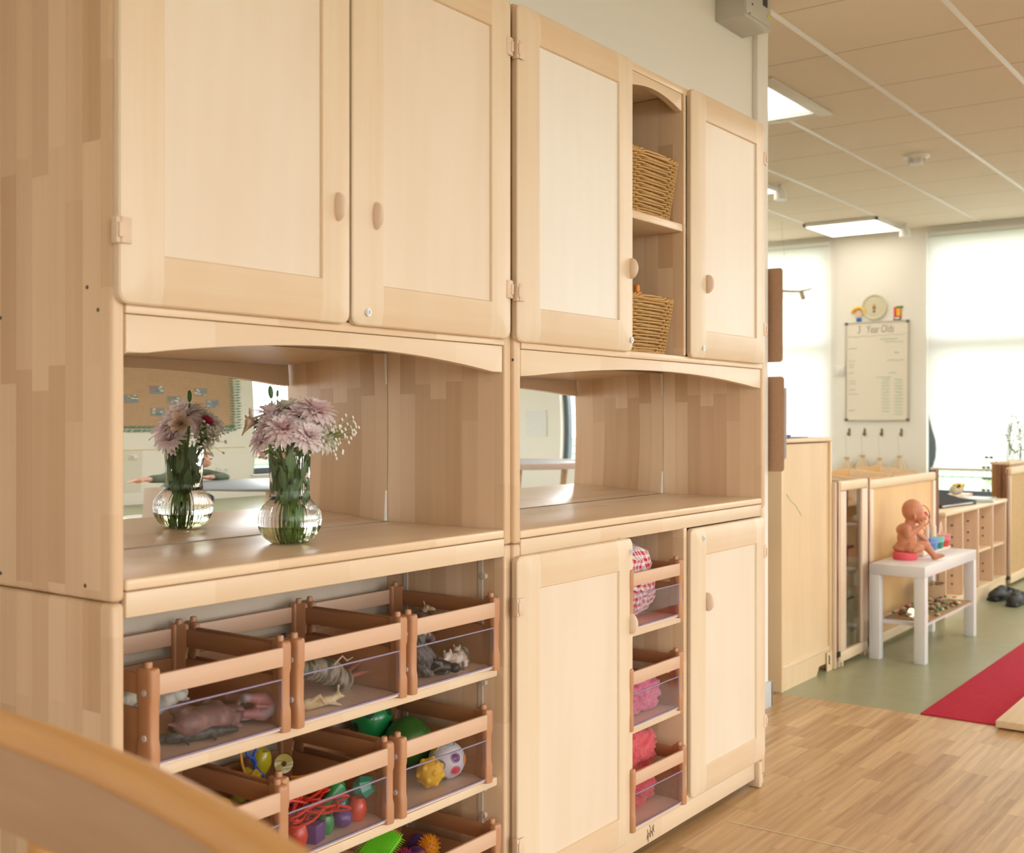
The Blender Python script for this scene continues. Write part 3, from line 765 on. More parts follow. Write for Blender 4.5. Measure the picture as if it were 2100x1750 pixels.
animal('toy_raven', 'black and tan toy bird propped at the back left of the middle box', 'toy animal', spotted('black tan', (.015, .015, .018), (.20, .13, .07), 25, thr=.6),
       [('e', (0, 0, 0), (.03, .018, .02)), ('c', (.02, 0, .01), (.035, 0, .026), .012, .01), ('c', (.04, 0, .028), (.055, 0, .024), .006, .002), ('c', (-.025, 0, 0), (-.055, 0, .012), .012, .006)], (1.455, 1.60, zb+.085), (0, R(-25), R(30)), .0024)
animal('toy_zebra', 'tiny striped toy zebra head showing over the middle box rail', 'toy animal', spotted('zebra stripes', (.02, .02, .02), (.6, .6, .58), 30, stretch=(5, 1, 1)),
       beast(.08, .05, .014, .009, .004, 1.0, .5, 1, .9), (1.60, 1.72, zb+.030), (R(70), R(0), R(-20)), .002)
# right box
animal('toy_hippopotamus', 'big glossy grey brown toy hippopotamus in the right hand box', 'toy animal', spotted('hippo hide', (.13, .085, .065), (.21, .15, .12), 45, .28),
       beast(.125, .07, .030, .024, .011, .9, .2, .4, .1), (1.900, 1.612, zb+.052), (R(40), R(8), R(212)), .0028)
animal('toy_gorilla', 'shaggy dark grey toy gorilla leaning in the right hand box', 'toy animal', spotted('shaggy grey', (.05, .05, .045), (.17, .165, .15), 80, .7, stretch=(2, 2, .6)),
       [('e', (0, 0, .035), (.03, .024, .036)), ('e', (.008, 0, .078), (.019, .016, .019)), ('c', (0, -.026, .058), (.02, -.038, .02), .012, .009), ('c', (.02, -.038, .02), (.03, -.03, .006), .009, .007), ('c', (0, .026, .058), (.02, .036, .02), .012, .009), ('c', (-.004, -.015, .012), (.02, -.02, .004), .011, .008), ('c', (-.004, .015, .012), (.02, .02, .004), .011, .008)],
       (1.815, 1.560, zb), (R(6), R(-14), R(-70)), .0026)
animal('toy_penguin', 'black and white toy penguin fallen over by the clear front', 'toy animal', spotted('penguin coat', (.015, .017, .022), (.55, .57, .58), 30, .25, .57),
       [('e', (0, 0, .016), (.015, .027, .016)), ('e', (0, -.030, .015), (.011, .012, .011)), ('c', (0, -.038, .014), (0, -.050, .011), .004, .0015), ('c', (-.014, .0, .018), (-.022, .018, .010), .005, .003), ('c', (.014, .0, .018), (.024, .016, .008), .005, .003)], (1.835, 1.530, zb), (0, 0, R(35)), .002)
animal('toy_tiger', 'small white toy tiger beside the penguin', 'toy animal', spotted('white tiger', (.50, .40, .28), (.72, .68, .58), 45, .5, .42),
       beast(.062, .036, .0125, .010, .005, .6, .5, .8, .7), (1.893, 1.528, zb+.002), (R(14), R(0), R(188)), .0018)
animal('toy_goat', 'little spotted cream toy goat at the right end of the box', 'toy animal', spotted('goat coat', (.16, .13, .09), (.55, .50, .40), 60, .5),
       beast(.05, .036, .0115, .009, .004, .6, .5, .5, .9), (1.935, 1.550, zb+.002), (R(8), R(0), R(200)), .0018)
animal('toy_calf', 'white and grey toy calf leaning on the post side of the right box', 'toy animal', spotted('grey white calf', (.30, .30, .28), (.62, .62, .58), 28, .5),
       beast(.10, .06, .021, .016, .007, .7, .5, .8, .4), (1.800, 1.610, zb+.070), (R(60), R(10), R(60)), .0026)
animal('toy_giraffe', 'pale toy giraffe neck sticking up behind the hippopotamus', 'toy animal', spotted('giraffe coat', (.30, .17, .08), (.60, .47, .30), 60, .5),
       [('c', (-.03, 0, 0), (.02, 0, .01), .014, .012), ('c', (.02, 0, .01), (.045, 0, .05), .008, .006), ('c', (.045, 0, .05), (.062, 0, .046), .007, .004), ('c', (.04, .004, .055), (.038, .004, .064), .002, .0015)], (1.90, 1.68, zb+.070), (R(10), 0, R(-60)), .002)
# ------------------------------------------------------------------ beads, laces and balls on the second shelf
zc = SHZ[1]+.0095
def bead(kind, color, label, loc, rot=(0, 0, 0), s=1.0):
    mt = plain('glossy '+color[0], color[1], .25, var=.03, coat=.3)
    t = thing('threading_bead', label, 'bead', loc, rot, 'big threading beads'); m = MB()
    if kind == 'barrel': m.lathe([(.004, -.018), (.012, -.020), (.016, -.012), (.0185, 0), (.016, .012), (.012, .020), (.004, .018), (.004, -.018)], 24)
    if kind == 'ball': m.lathe([(.004, -.0165)]+[(.0185*math.sin(R(a)), -.0175*math.cos(R(a))) for a in range(20, 170, 12)]+[(.004, .0165), (.004, -.0165)], 24)
    if kind == 'cube': m.box(-.016, -.016, -.016, .016, .016, .016, .002)
    if kind == 'gem': m.lathe([(0, -.018), (.013, -.018), (.020, -.002), (.014, .015), (0, .015)], 7)
    if kind == 'bone': m.lathe([(0, -.034), (.010, -.034), (.015, -.026), (.015, -.02), (.009, -.006), (.009, .006), (.015, .02), (.016, .028), (.011, .035), (0, .035)], 20)
    if kind == 'ring': m.tube([(.012*math.cos(a), .012*math.sin(a), 0) for a in [2*PI*k/20 for k in range(20)]], .0068, 10, closed=True)
    if kind == 'disc': m.lathe([(.005, -.007), (.018, -.007), (.019, 0), (.018, .007), (.005, .007), (.005, -.007)], 24)
    o = m.build('bead', mt, t, smooth=30)
    if s != 1: t.scale = (s, s, s)
    if kind == 'cube' or kind == 'gem':
        MB().cyl((0, 0, .0005), (0, 0, .0163 if kind == 'cube' else .0153), .0035, 10).build('bead_hole', DARK, t)
    return t
RED = ('orange red', (.62, .06, .02)); VIO = ('violet', (.12, .045, .20)); GRN = ('green', (.03, .26, .07)); AQ = ('sea green', (.07, .40, .25)); YEL = ('yellow', (.62, .50, .02)); SUN = ('sun yellow', (.75, .50, .02))
bead('barrel', RED, 'orange red barrel bead in the front left of the lace box', (1.438, 1.535, zc+.020), (0, 0, 0), 1.05)
bead('cube', VIO, 'violet cube bead beside the orange red barrel', (1.474, 1.533, zc+.017), (0, 0, R(15)), 1.08)
bead('barrel', GRN, 'green barrel bead between the violet cube and violet ball', (1.512, 1.540, zc+.019), (R(12), 0, 0), .95)
bead('ball', VIO, 'violet ball bead in front of the red beads', (1.557, 1.540, zc+.018), (R(10), R(8), 0), 1.05)
bead('barrel', RED, 'orange red barrel bead under the sea green gem', (1.602, 1.545, zc+.021), (0, R(6), 0), 1.05)
bead('bone', GRN, 'green bone shaped bead leaning on the laces', (1.542, 1.560, zc+.050), (R(12), R(48), R(20)), 1.15)
bead('gem', AQ, 'sea green gem shaped bead on top at the right', (1.627, 1.548, zc+.057), (R(70), R(10), R(25)), 1.1)
bead('ball', ('dark teal', (.02, .16, .14)), 'dark teal ball bead behind the violet ball', (1.587, 1.575, zc+.030), (0, 0, 0))
bead('barrel', YEL, 'yellow barrel bead high at the back of the lace box', (1.537, 1.745, zc+.092), (R(8), R(6), 0), 1.15)
bead('disc', YEL, 'yellow disc bead with a hole facing out, back of the lace box', (1.587, 1.735, zc+.078), (R(80), 0, R(-35)), 1.05)
bead('cube', YEL, 'yellow cube bead with a green side at the back of the lace box', (1.504, 1.735, zc+.070), (R(20), R(15), R(30)), 1.0)
bead('ring', SUN, 'yellow open ring standing in the box behind the chair rail', (1.310, 1.590, zc+.090), (R(85), R(0), R(-30)), 1.15)
bead('disc', ('red', (.55, .02, .02)), 'red disc showing under the rail behind the chair rail', (1.322, 1.525, zc+.052), (R(20), R(10), 0), 1.4)
# things heaped under the raised beads so that they rest on something
def lace(color, label, seed, c, r, n, th=.0024, top=0):
    rs = random.Random(seed); pts = []; p = Vector((rs.uniform(-1, 1)*r[0]*.5, rs.uniform(-1, 1)*r[1]*.5, 0)); ang = rs.uniform(0, 6)
    for k in range(n):
        ang += rs.uniform(-.9, 1.0); p = p+Vector((math.cos(ang), math.sin(ang), 0))*.016
        if abs(p.x) > r[0]: p.x *= .8; ang += 2
        if abs(p.y) > r[1]: p.y *= .8; ang += 2
        zz = (noise.noise(Vector((k*.09, seed*1.3, .5)))*.5+.5)
        pts.append((p.x, p.y, th+r[2]*zz))
    # smooth
    for _ in range(2): pts = [pts[0]]+[tuple((Vector(pts[i-1])+Vector(pts[i])*2+Vector(pts[i+1]))/4) for i in range(1, len(pts)-1)]+[pts[-1]]
    fine = []
    for i in range(len(pts)-1):
        a, b = Vector(pts[i]), Vector(pts[i+1]); fine += [a, (a+b)/2]
    o = MB().tube(fine, th, 6).build('threading_lace', plain('lace '+color[0], color[1], .5, var=.03), loc=c)
    return tag(o, label, 'lace', 'tangled threading laces')
LR = ('red', (.72, .045, .02))
for k in range(5):
    lace(LR, 'red lace tangled with the other red laces in the bead box', 20+k, (1.478, 1.590-.012*k, zc), (.085, .045, .100), 56)
lace(LR, 'red lace trailing across the front of the bead box', 31, (1.545, 1.585, zc), (.08, .03, .05), 40)
lace(('blue', (.02, .05, .45)), 'dark blue lace tangled among the red ones', 32, (1.49, 1.62, zc), (.06, .04, .11), 40)
lace(('amber', (.75, .28, .01)), 'amber lace tangled among the red ones', 33, (1.50, 1.63, zc), (.05, .04, .115), 40)
def loopy(color, label, pts, th=.003):
    P_ = []
    for i in range(len(pts)-1):
        for k in range(6):
            t = k/6; p0 = Vector(pts[max(i-1, 0)]); p1 = Vector(pts[i]); p2 = Vector(pts[i+1]); p3 = Vector(pts[min(i+2, len(pts)-1)])
            P_.append(.5*((2*p1)+(p2-p0)*t+(2*p0-5*p1+4*p2-p3)*t*t+(3*p1-p0-3*p2+p3)*t**3))
    P_.append(Vector(pts[-1]))
    return tag(MB().tube(P_, th, 7).build('threading_lace', plain('lace '+color[0], color[1], .5, var=.03)), label, 'lace', 'tangled threading laces')
loopy(('bright blue', (.02, .10, .55)), 'bright blue lace looped up at the back of the bead box', [(1.498, 1.73, zc+.07), (1.510, 1.73, zc+.10), (1.493, 1.735, zc+.12), (1.503, 1.74, zc+.138), (1.520, 1.74, zc+.125), (1.508, 1.735, zc+.10), (1.523, 1.72, zc+.07)])
loopy(('golden', (.75, .33, .02)), 'golden lace arching up at the back left of the bead box', [(1.463, 1.73, zc+.136), (1.476, 1.735, zc+.125), (1.478, 1.73, zc+.10), (1.488, 1.725, zc+.075), (1.503, 1.72, zc+.088), (1.513, 1.72, zc+.065)])
m = MB()
for k in range(9):
    m.lathe([(.004, -.015), (.0185, 0), (.004, .015)], 16, (1.46+.05*(k % 3), 1.70+.028*(k//3)*.9, zc+.018+.02*(k % 2)), M=Matrix.Rotation(k, 3, 'X'))
tag(m.build('bead_heap', plain('olive beads', (.25, .24, .03), .3)), 'olive and yellow beads heaped at the back of the lace box', 'beads')['kind'] = 'stuff'
# balls in the right box
def ball(label, c, r, mt, extra=None):
    t = thing('toy_ball', label, 'ball', c, (0, 0, 0), 'balls in the right box of the second shelf')
    return t
t = ball('white puzzle ball with coloured round buttons', (1.900, 1.567, zc+.040), .040, None)
MB().ell((0, 0, 0), .040, n=32, m=20).build('shell', plain('white puzzle shell', (.66, .66, .70), .3, var=.02), t)
dirs = [((-.35, -.93, .35), (.16, .04, .18)), ((-.33, -.93, -.38), (.70, .04, .10)), ((.45, -.85, .05), (.85, .30, .05)), ((-.97, -.35, -.02), (.05, .05, .05)), ((.75, .1, .3), (.02, .12, .5)), ((-.1, -.3, .95), (.5, .55, .6)), ((-.6, -.2, -.8), (.05, .3, .1)), ((-.6, .3, .7), (.6, .5, .05))]
for d, c in dirs:
    d = Vector(d).normalized(); q = d.to_track_quat('Z', 'Y').to_matrix()
    ring = MB().lathe([(.0095, .0375), (.0098, .0405), (.0112, .0400), (.0112, .0375)], 20, M=q).build('button_ring', plain('grey ring %.2f' % c[0], tuple(.5*a+.2 for a in c), .3), t)
    MB().lathe([(0, .0415), (.005, .0410), (.0085, .0392), (.0085, .037)], 20, M=q).build('button', plain('button %.2f %.2f' % c[:2], c, .25), t)
t = ball('yellow knobbly rubber ball beside the puzzle ball', (1.828, 1.553, zc+.034), .033, None)
m = MB().ell((0, 0, 0), .029, n=24, m=16)
for k in range(18):
    z = 1-2*(k+.5)/18; a = k*2.39996; rr = math.sqrt(1-z*z); m.ell((rr*math.cos(a)*.026, rr*math.sin(a)*.026, z*.026), .0074, n=10, m=7)
remesh(m.build('shell', plain('yellow rubber', (.80, .48, .03), .4, var=.03), t), .0018, 2)
t = ball('green ball printed with dinosaurs lying at the back of the right box', (1.895, 1.672, zc+.062), .055, None)
MB().ell((0, 0, 0), .055, n=32, m=20).build('shell', spotted('green printed vinyl', (.05, .17, .03), (.30, .22, .05), 22, .3, .62), t)
t = ball('bright green ball with cut out holes on top at the back left', (1.872, 1.760, zc+.104), .048, None)
MB().ell((0, 0, 0), .047, n=32, m=20).build('shell', plain('glossy emerald', (.01, .24, .06), .25, coat=.3), t)
for k in range(9):
    z = [.9, .45, .45, .45, .45, .45, -.2, -.2, -.2][k]; a = [0, 0, 1.25, 2.5, 3.77, 5.0, .6, 3, 5][k]; rr = math.sqrt(1-z*z); d = Vector((rr*math.cos(a), rr*math.sin(a), z))
    MB().lathe([(0, .0476), (.008, .0471), (.0105, .0462), (.0105, .044)], 16, M=d.to_track_quat('Z', 'Y').to_matrix()).build('hole', plain('dark green hollow', (.005, .05, .02), .5), t)
MB().ell((1.795, 1.70, zc+.028), (.03, .03, .028)).build('toy_ball', plain('dull blue vinyl', (.05, .10, .25), .4))
tag(bpy.data.objects['toy_ball'] if bpy.data.objects['toy_ball'].type == 'MESH' else [o for o in bpy.data.objects if o.name.startswith('toy_ball') and o.type == 'MESH'][-1], 'dull blue ball under the green ones', 'ball', 'balls in the right box of the second shelf')
MB().ell((1.935, 1.64, zc+.035), (.034, .034, .034)).build('beach_ball', plain('deep blue vinyl', (.01, .05, .30), .35))
tag(bpy.data.objects['beach_ball'], 'blue ball showing behind the white puzzle ball', 'ball', 'balls in the right box of the second shelf')
o = MB().box(1.655, 1.548, SHZ[1]+.085, 1.664, 1.560, SHZ[1]+.105, .001).build('clip', plain('frosted clip', (.45, .5, .55), .4)); bpy.data.objects.remove(o)
# brushes in the lowest box
zd = SHZ[2]+.0095
t = thing('sensory_brush', 'lime green spiky rubber brush on top of the lowest box', 'toy', (1.725, 1.600, zd+.138), (R(28), R(-24), R(8)))
MB().box(-.045, -.028, -.006, .045, .028, .004, .005).build('brush_base', plain('lime rubber', (.16, .55, .02), .4), t)
m = MB()
for i in range(17):
    for j in range(10): 
        x, y = -.042+.0053*i, -.024+.0053*j; m.tube([(x, y, .003), (x, y, .013)], [.0012, .0004], 5)
for i in range(16):
    for s in (-1, 1): x = -.042+.0056*i; m.tube([(x, s*.027, 0), (x, s*.037, .001)], [.0013, .0004], 5)
for j in range(10):
    for s in (-1, 1): y = -.024+.0053*j; m.tube([(s*.044, y, 0), (s*.054, y, .001)], [.0013, .0004], 5)
m.build('bristles', plain('lime bristles', (.20, .62, .03), .4), t)
def spikyball(label, c, r, col):
    t = thing('spiky_ball', label, 'ball', c, (0, 0, 0), 'spiky balls in the lowest box')
    m = MB().ell((0, 0, 0), r, n=20, m=12)
    for k in range(90):
        z = 1-2*(k+.5)/90; a = k*2.39996; q = math.sqrt(1-z*z); d = Vector((q*math.cos(a), q*math.sin(a), z)); m.tube([d*r*.95, d*(r+.006)], [.0016, .0004], 5)
    m.build('rubber_skin', plain('rubber %.2f %.2f' % col[:2], col, .45), t)
spikyball('orange spiky ball left of the lime brush', (1.692, 1.55, zd+.112), .022, (.80, .32, .01))
spikyball('orange spiky ball near the right of the lowest box', (1.880, 1.60, zd+.092), .021, (.85, .33, .01))
spikyball('violet spiky ball beneath the lime brush', (1.775, 1.57, zd+.095), .02, (.15, .04, .25))
spikyball('magenta spiky ball low beside the lime brush', (1.80, 1.60, zd+.085), .022, (.55, .01, .10))
m = MB()
m.box(-.03, -.02, -.012, .03, .02, .012, .004)
for i in range(9):
    for j in range(6): m.tube([(-.026+.0065*i, -.016+.0065*j, .01), (-.026+.0065*i, -.016+.0065*j, .02)], [.0016, .0006], 5)
tag(m.build('scrubbing_toy', plain('brick red rubber', (.65, .06, .01), .45), loc=(1.783, 1.63, zd+.128), rot=(R(60), 0, R(30))), 'orange red ridged rubber toy behind the lime brush', 'toy')
tag(MB().ell((0, 0, 0), (.024, .02, .014)).build('rubber_toy', plain('crimson rubber', (.45, .005, .04), .45), loc=(1.758, 1.665, zd+.140)), 'crimson rubber toy tip above the lime brush', 'toy')
m = MB()
for k in range(16): m.ell((1.70+.045*(k % 5)+.01*(k//5), 1.56+.045*(k//5), zd+.035+.02*((k*7) % 3)), .026, n=12, m=8)
tag(m.build('rubber_toy_heap', spotted('mixed rubber', (.50, .12, .02), (.10, .04, .20), 18)), 'heap of coloured rubber toys under the lime brush', 'toys')['kind'] = 'stuff'

# ------------------------------------------------------------------ cloths in the cupboard bay
def cloth_mat(name, kind, a, b=None):
    t = NT(name); tc = t.n('ShaderNodeTexCoord')
    if kind == 'gingham':
        nz = t.n('ShaderNodeTexNoise'); nz.inputs['Scale'].default_value = 9; t.l(tc.outputs['Object'], nz.inputs['Vector'])
        mx = t.n('ShaderNodeVectorMath', operation='MULTIPLY_ADD'); t.l(nz.outputs['Color'], mx.inputs[0]); mx.inputs[1].default_value = (.018, .018, .018); t.l(tc.outputs['Object'], mx.inputs[2])
        sp = t.n('ShaderNodeSeparateXYZ'); t.l(mx.outputs[0], sp.inputs[0])
        u = t.math('ADD', sp.outputs[0], t.math('MULTIPLY', sp.outputs[1], .6)); v = t.math('SUBTRACT', sp.outputs[2], t.math('MULTIPLY', sp.outputs[1], .3))
        s1 = t.math('GREATER_THAN', t.math('FRACT', t.math('DIVIDE', t.math('ADD', u, 5.0), .0165)), .5)
        s2 = t.math('GREATER_THAN', t.math('FRACT', t.math('DIVIDE', t.math('ADD', v, 5.0), .0165)), .5)
        f = t.math('MULTIPLY', t.math('ADD', s1, s2), .5)
        t.l(t.mix(f, (.78, .76, .76), (.55, .01, .025)), t.p.inputs['Base Color'])
    else:
        n1 = t.noise(tc.outputs['Object'], 260, 3); n2 = t.noise(tc.outputs['Object'], 20, 2)
        t.l(t.mix(n2, a, b), t.p.inputs['Base Color']); t.bump(n1, .9, .003)
    t.rough(.9); t.p.inputs['Sheen Weight'].default_value = .3; return t.m
def crumple(name, label, c, r, mt, seed, amp=.28, group=None, sub=6, fold=26):
    m = MB(); bmesh.ops.create_icosphere(m.bm, subdivisions=sub, radius=1)
    for v in m.bm.verts:
        d = v.co.normalized(); p = d*1.6+Vector((seed, 0, 0))
        a = noise.noise(p*1.3)*.5
        rd = 1-abs(noise.noise(p*2.4+Vector((noise.noise(p)*2, 0, 0))))*2
        rd2 = 1-abs(noise.noise(p*5.2))*2
        k = 1+amp*(a+rd*.55+rd2*.12)-amp*.3
        # squarish
        q = max(abs(d.x), abs(d.y), abs(d.z))**-.45
        co = Vector((d.x*r[0], d.y*r[1], d.z*r[2]))*k*q
        co.z = max(co.z, -r[2]*.93)
        v.co = co
    return tag(m.build(name, mt, None, loc=(c[0], c[1], c[2]+r[2]*.93), smooth=180), label, 'cloth', group)
zs1, zs2, zs3 = .601+.0095, .352+.0095, .100+.0095
GING = cloth_mat('red gingham', 'gingham', None)
crumple('gingham_cloth', 'red and white gingham cloth bunched up in the upper box of the cupboard bay', (2.612, 1.610, zs1), (.122, .112, .104), GING, 3, .15)
CORAL = cloth_mat('coral terry', 'terry', (.58, .055, .075), (.68, .10, .11)); PINK = cloth_mat('pink terry', 'terry', (.70, .16, .28), (.76, .22, .34))
crumple('terry_towel', 'pink terry towel slumped in the middle box of the cupboard bay', (2.640, 1.580, zs2), (.106, .086, .048), PINK, 8, .24, 'terry towels')
crumple('terry_towel', 'grey blue cloth corner beside the pink towel', (2.555, 1.545, zs2), (.045, .035, .022), cloth_mat('grey terry', 'terry', (.24, .30, .34), (.5, .55, .56)), 11, .3, 'terry towels')
crumple('terry_towel', 'coral red towel pressed against the clear front of the bottom box', (2.636, 1.588, zs3), (.116, .080, .050), CORAL, 15, .26, 'terry towels')
crumple('terry_towel', 'coral red towel heaped on top of the bottom box of the bay', (2.636, 1.600, zs3+.085), (.124, .088, .062), CORAL, 19, .28, 'terry towels')
crumple('terry_towel', 'small coral red towel crowning the heap in the bottom box', (2.590, 1.61, zs3+.175), (.078, .062, .026), CORAL, 23, .28, 'terry towels')

# ------------------------------------------------------------------ wicker baskets
WICK = solidwood('honey willow', 'X', (.56, .32, .095), (.36, .18, .04), .45)
def wicker(label, c, w0, w1, d0, d1, h, rz=0, rows=18, rk=None):
    t = thing('wicker_basket', label, 'basket', c, (0, 0, rz), 'wicker baskets in the open cupboard bay')
    def rr(a, w, d, e=.30):
        ca, sa = math.cos(a), math.sin(a)
        return math.copysign(abs(ca)**e, ca)*w/2, math.copysign(abs(sa)**e, sa)*d/2
    ns = 30; m = MB()
    for j in range(rows):
        f = (j+.6)/rows; w, d = w0+(w1-w0)*f, d0+(d1-d0)*f; z = h*f
        for ph in (0, PI):
            pts = []
            N = ns*5
            for k in range(N):
                a = 2*PI*k/N; x, y = rr(a, w, d); wv = math.cos(a*ns/2+ph+(PI/2)*j)
                n = Vector((math.cos(a), math.sin(a), 0)); pts.append(Vector((x, y, z+.0016*math.sin(a*ns/2+ph+(PI/2)*j)))+n*.0044*wv)
            m.tube(pts, h/rows*.36, 6, closed=True)
    m.build('woven_wall', WICK, t, smooth=80)
    m = MB()
    for k in range(ns):
        a = 2*PI*(k+.5)/ns; x0, y0 = rr(a, w0, d0); x1, y1 = rr(a, w1, d1); m.tube([(x0, y0, .002), (x1, y1, h)], .0022, 6)
    m.build('stakes', WICK, t)
    m = MB()
    for zz, w, d in ((h+.002, w1, d1), (.005, w0, d0)):
        for ph in (0, 2.1, 4.2):
            pts = []
            for k in range(200):
                a = 2*PI*k/200; x, y = rr(a, w, d); n = Vector((math.cos(a), math.sin(a), 0))
                pts.append(Vector((x, y, zz))+n*.0042*math.cos(22*a+ph)+Vector((0, 0, .0042*math.sin(22*a+ph))))
            m.tube(pts, .0034, 6, closed=True)
    m.build('braided_rim', WICK, t, smooth=80)
    m = MB(); N = 40; bm = m.bm
    bm.faces.new([bm.verts.new((*rr(2*PI*k/N, w0*.98, d0*.98), .004)) for k in range(N)]); m.build('basket_base', WICK, t, smooth=0)
    return t
wicker('wicker basket on the upper shelf of the open bay, fuller of the two', (2.643, 1.606, 1.6725), .262, .306, .23, .268, .156)
wicker('wicker basket on the bottom of the open bay with an orange bottle cap above it', (2.632, 1.606, 1.3105), .245, .292, .22, .258, .144, rows=17)
t = thing('spray_bottle', 'bottle with an orange nozzle cap standing in the lower wicker basket', 'bottle', (2.694, 1.556, 1.3155)); t.scale = (.78, .78, 1.04)
MB().lathe([(0, 0), (.028, 0), (.03, .01), (.03, .115), (.02, .132), (.013, .138), (0, .138)], 24).build('bottle_body', plain('clear plastic bottle', (.55, .5, .4), .25), t)
m = MB().lathe([(.0, .138), (.018, .138), (.018, .158), (.015, .160), (.0, .160)], 20); m.lathe([(0, .160), (.0105, .160), (.0105, .176), (.009, .178), (0, .178)], 16)
m.build('nozzle_cap', plain('orange plastic', (.85, .26, .01), .35), t)

# ------------------------------------------------------------------ vase of flowers
VX, VY, VZ = 1.542, 1.668, .8975
def glass_mat():
    t = NT('clear glass'); t.t.nodes.remove(t.p)
    g = t.n('ShaderNodeBsdfGlass'); g.inputs['IOR'].default_value = 1.22; g.inputs['Roughness'].default_value = 0; g.inputs[0].default_value = (.985, .99, .985, 1)
    t.l(g.outputs[0], t.out.inputs[0]); return t.m
def water_mat():
    t = NT('flower water'); t.t.nodes.remove(t.p)
    g = t.n('ShaderNodeBsdfGlass'); g.inputs['IOR'].default_value = 1.22; g.inputs[0].default_value = (.95, .97, .85, 1)
    t.l(g.outputs[0], t.out.inputs[0]); return t.m
VG = glass_mat()
vase = thing('glass_vase', 'clear ribbed glass vase with round belly on the birch worktop', 'vase', (VX, VY, VZ))
FL = 46
outer = [(.026, 0), (.036, .001), (.050, .012), (.0585, .028), (.0615, .044), (.060, .058), (.054, .070), (.046, .079), (.0395, .086), (.0385, .090), (.0375, .100), (.0375, .120), (.0385, .145), (.040, .165), (.0405, .178)]
inner = [(.0390, .178), (.0385, .165), (.037, .145), (.036, .120), (.036, .100), (.037, .090), (.038, .0865), (.044, .079), (.052, .070), (.0578, .058), (.0592, .044), (.056, .028), (.047, .0135), (.033, .006), (0, .005)]
def fine(pr, k=3):
    out = []
    for i in range(len(pr)-1):
        for j in range(k):
            t_ = j/k; out.append((pr[i][0]*(1-t_)+pr[i+1][0]*t_, pr[i][1]*(1-t_)+pr[i+1][1]*t_))
    return out+[pr[-1]]
def flute(th, r, z):
    a = .0008 if .006 < z < .168 else 0
    return r+a*math.cos(FL*th)
m = MB(); m.lathe([(0, .0012)]+fine(outer), FL*6, flute=flute); mo = m
m.lathe(fine(inner), 64)
bm = m.bm; bmesh.ops.remove_doubles(bm, verts=bm.verts, dist=1e-6)
# lip between outer and inner rims
m.build('glass_wall', VG, vase, smooth=60)
MB().lathe([(.0388, .178), (.0398, .1800), (.0405, .178), (.0398, .1775), (.0392, .178)], 64).build('rim', VG, vase, smooth=80)
WZ = .034
wp = [(0, .0055), (.0325, .0065), (.0465, .014), (.0553, .028), (.0570, WZ), (0, WZ)]
MB().lathe(wp, 64).build('water', water_mat(), vase, smooth=40)

GREEN = plain('fresh stem green', (.16, .25, .05), .45, var=.15)
LEAF = plain('leaf green', (.07, .16, .05), .5, var=.2)
def petal_mat(name, base, tip):
    t = NT(name); tc = t.n('ShaderNodeTexCoord'); ln = t.n('ShaderNodeVectorMath', operation='LENGTH'); t.l(tc.outputs['Object'], ln.inputs[0])
    f = t.n('ShaderNodeMapRange'); t.l(ln.outputs['Value'], f.inputs[0]); f.inputs[1].default_value = .004; f.inputs[2].default_value = .030
    t.l(t.mix(f.outputs[0], base, tip), t.p.inputs['Base Color']); t.rough(.6)
    tl = t.n('ShaderNodeBsdfTranslucent'); t.l(t.mix(f.outputs[0], base, tip), tl.inputs[0]); mx = t.n('ShaderNodeMixShader'); mx.inputs[0].default_value = .42
    t.l(t.p.outputs[0], mx.inputs[1]); t.l(tl.outputs[0], mx.inputs[2]); t.l(mx.outputs[0], t.out.inputs[0])
    return t.m
PK = petal_mat('pink petals', (.94, .62, .67), (.98, .88, .88)); PK2 = petal_mat('blush petals', (.94, .74, .76), (.97, .91, .91)); WH = petal_mat('white petals', (.88, .82, .62), (.96, .95, .92)); TAN = petal_mat('cream petals', (.62, .42, .28), (.76, .60, .46)); CAR = petal_mat('carnation pink', (.62, .05, .15), (.78, .20, .30))
def mum(m, r, seed, layers=((1.0, 17, -8, .0), (1.0, 17, 10, .5), (.95, 16, 27, .3), (.85, 15, 43, .1), (.72, 13, 58, .4), (.55, 10, 70, .2), (.40, 7, 82, .2)), wid=.27):
    rs = random.Random(seed)
    for ls, n, elev, ph in layers:
        for k in range(n):
            a = 2*PI*(k+ph+rs.uniform(-.2, .2))/n; L = r*ls*rs.uniform(.9, 1.08); el = R(elev+rs.uniform(-7, 7)); w = r*wid*rs.uniform(.85, 1.1)
            d = Vector((math.cos(a)*math.cos(el), math.sin(a)*math.cos(el), math.sin(el))); sd = Vector((-math.sin(a), math.cos(a), 0)); up = sd.cross(d)*-1
            prev = None
            for i in range(6):
                t_ = i/5; p = d*L*t_+Vector((0, 0, 1))*(L*.10*math.sin(t_*PI*.9))-Vector((0, 0, 1))*L*.10*t_*t_
                ww = w*(.32+.68*math.sin(min(1, t_*1.15)*PI*.80))*(.0 if i == 5 else 1)+(.0006 if i == 5 else 0)
                c = [m.bm.verts.new(p-sd*ww*.5+up*w*.14), m.bm.verts.new(p), m.bm.verts.new(p+sd*ww*.5+up*w*.14)]
                if prev:
                    m.bm.faces.new((prev[0], prev[1], c[1], c[0])); m.bm.faces.new((prev[1], prev[2], c[2], c[1]))
                prev = c
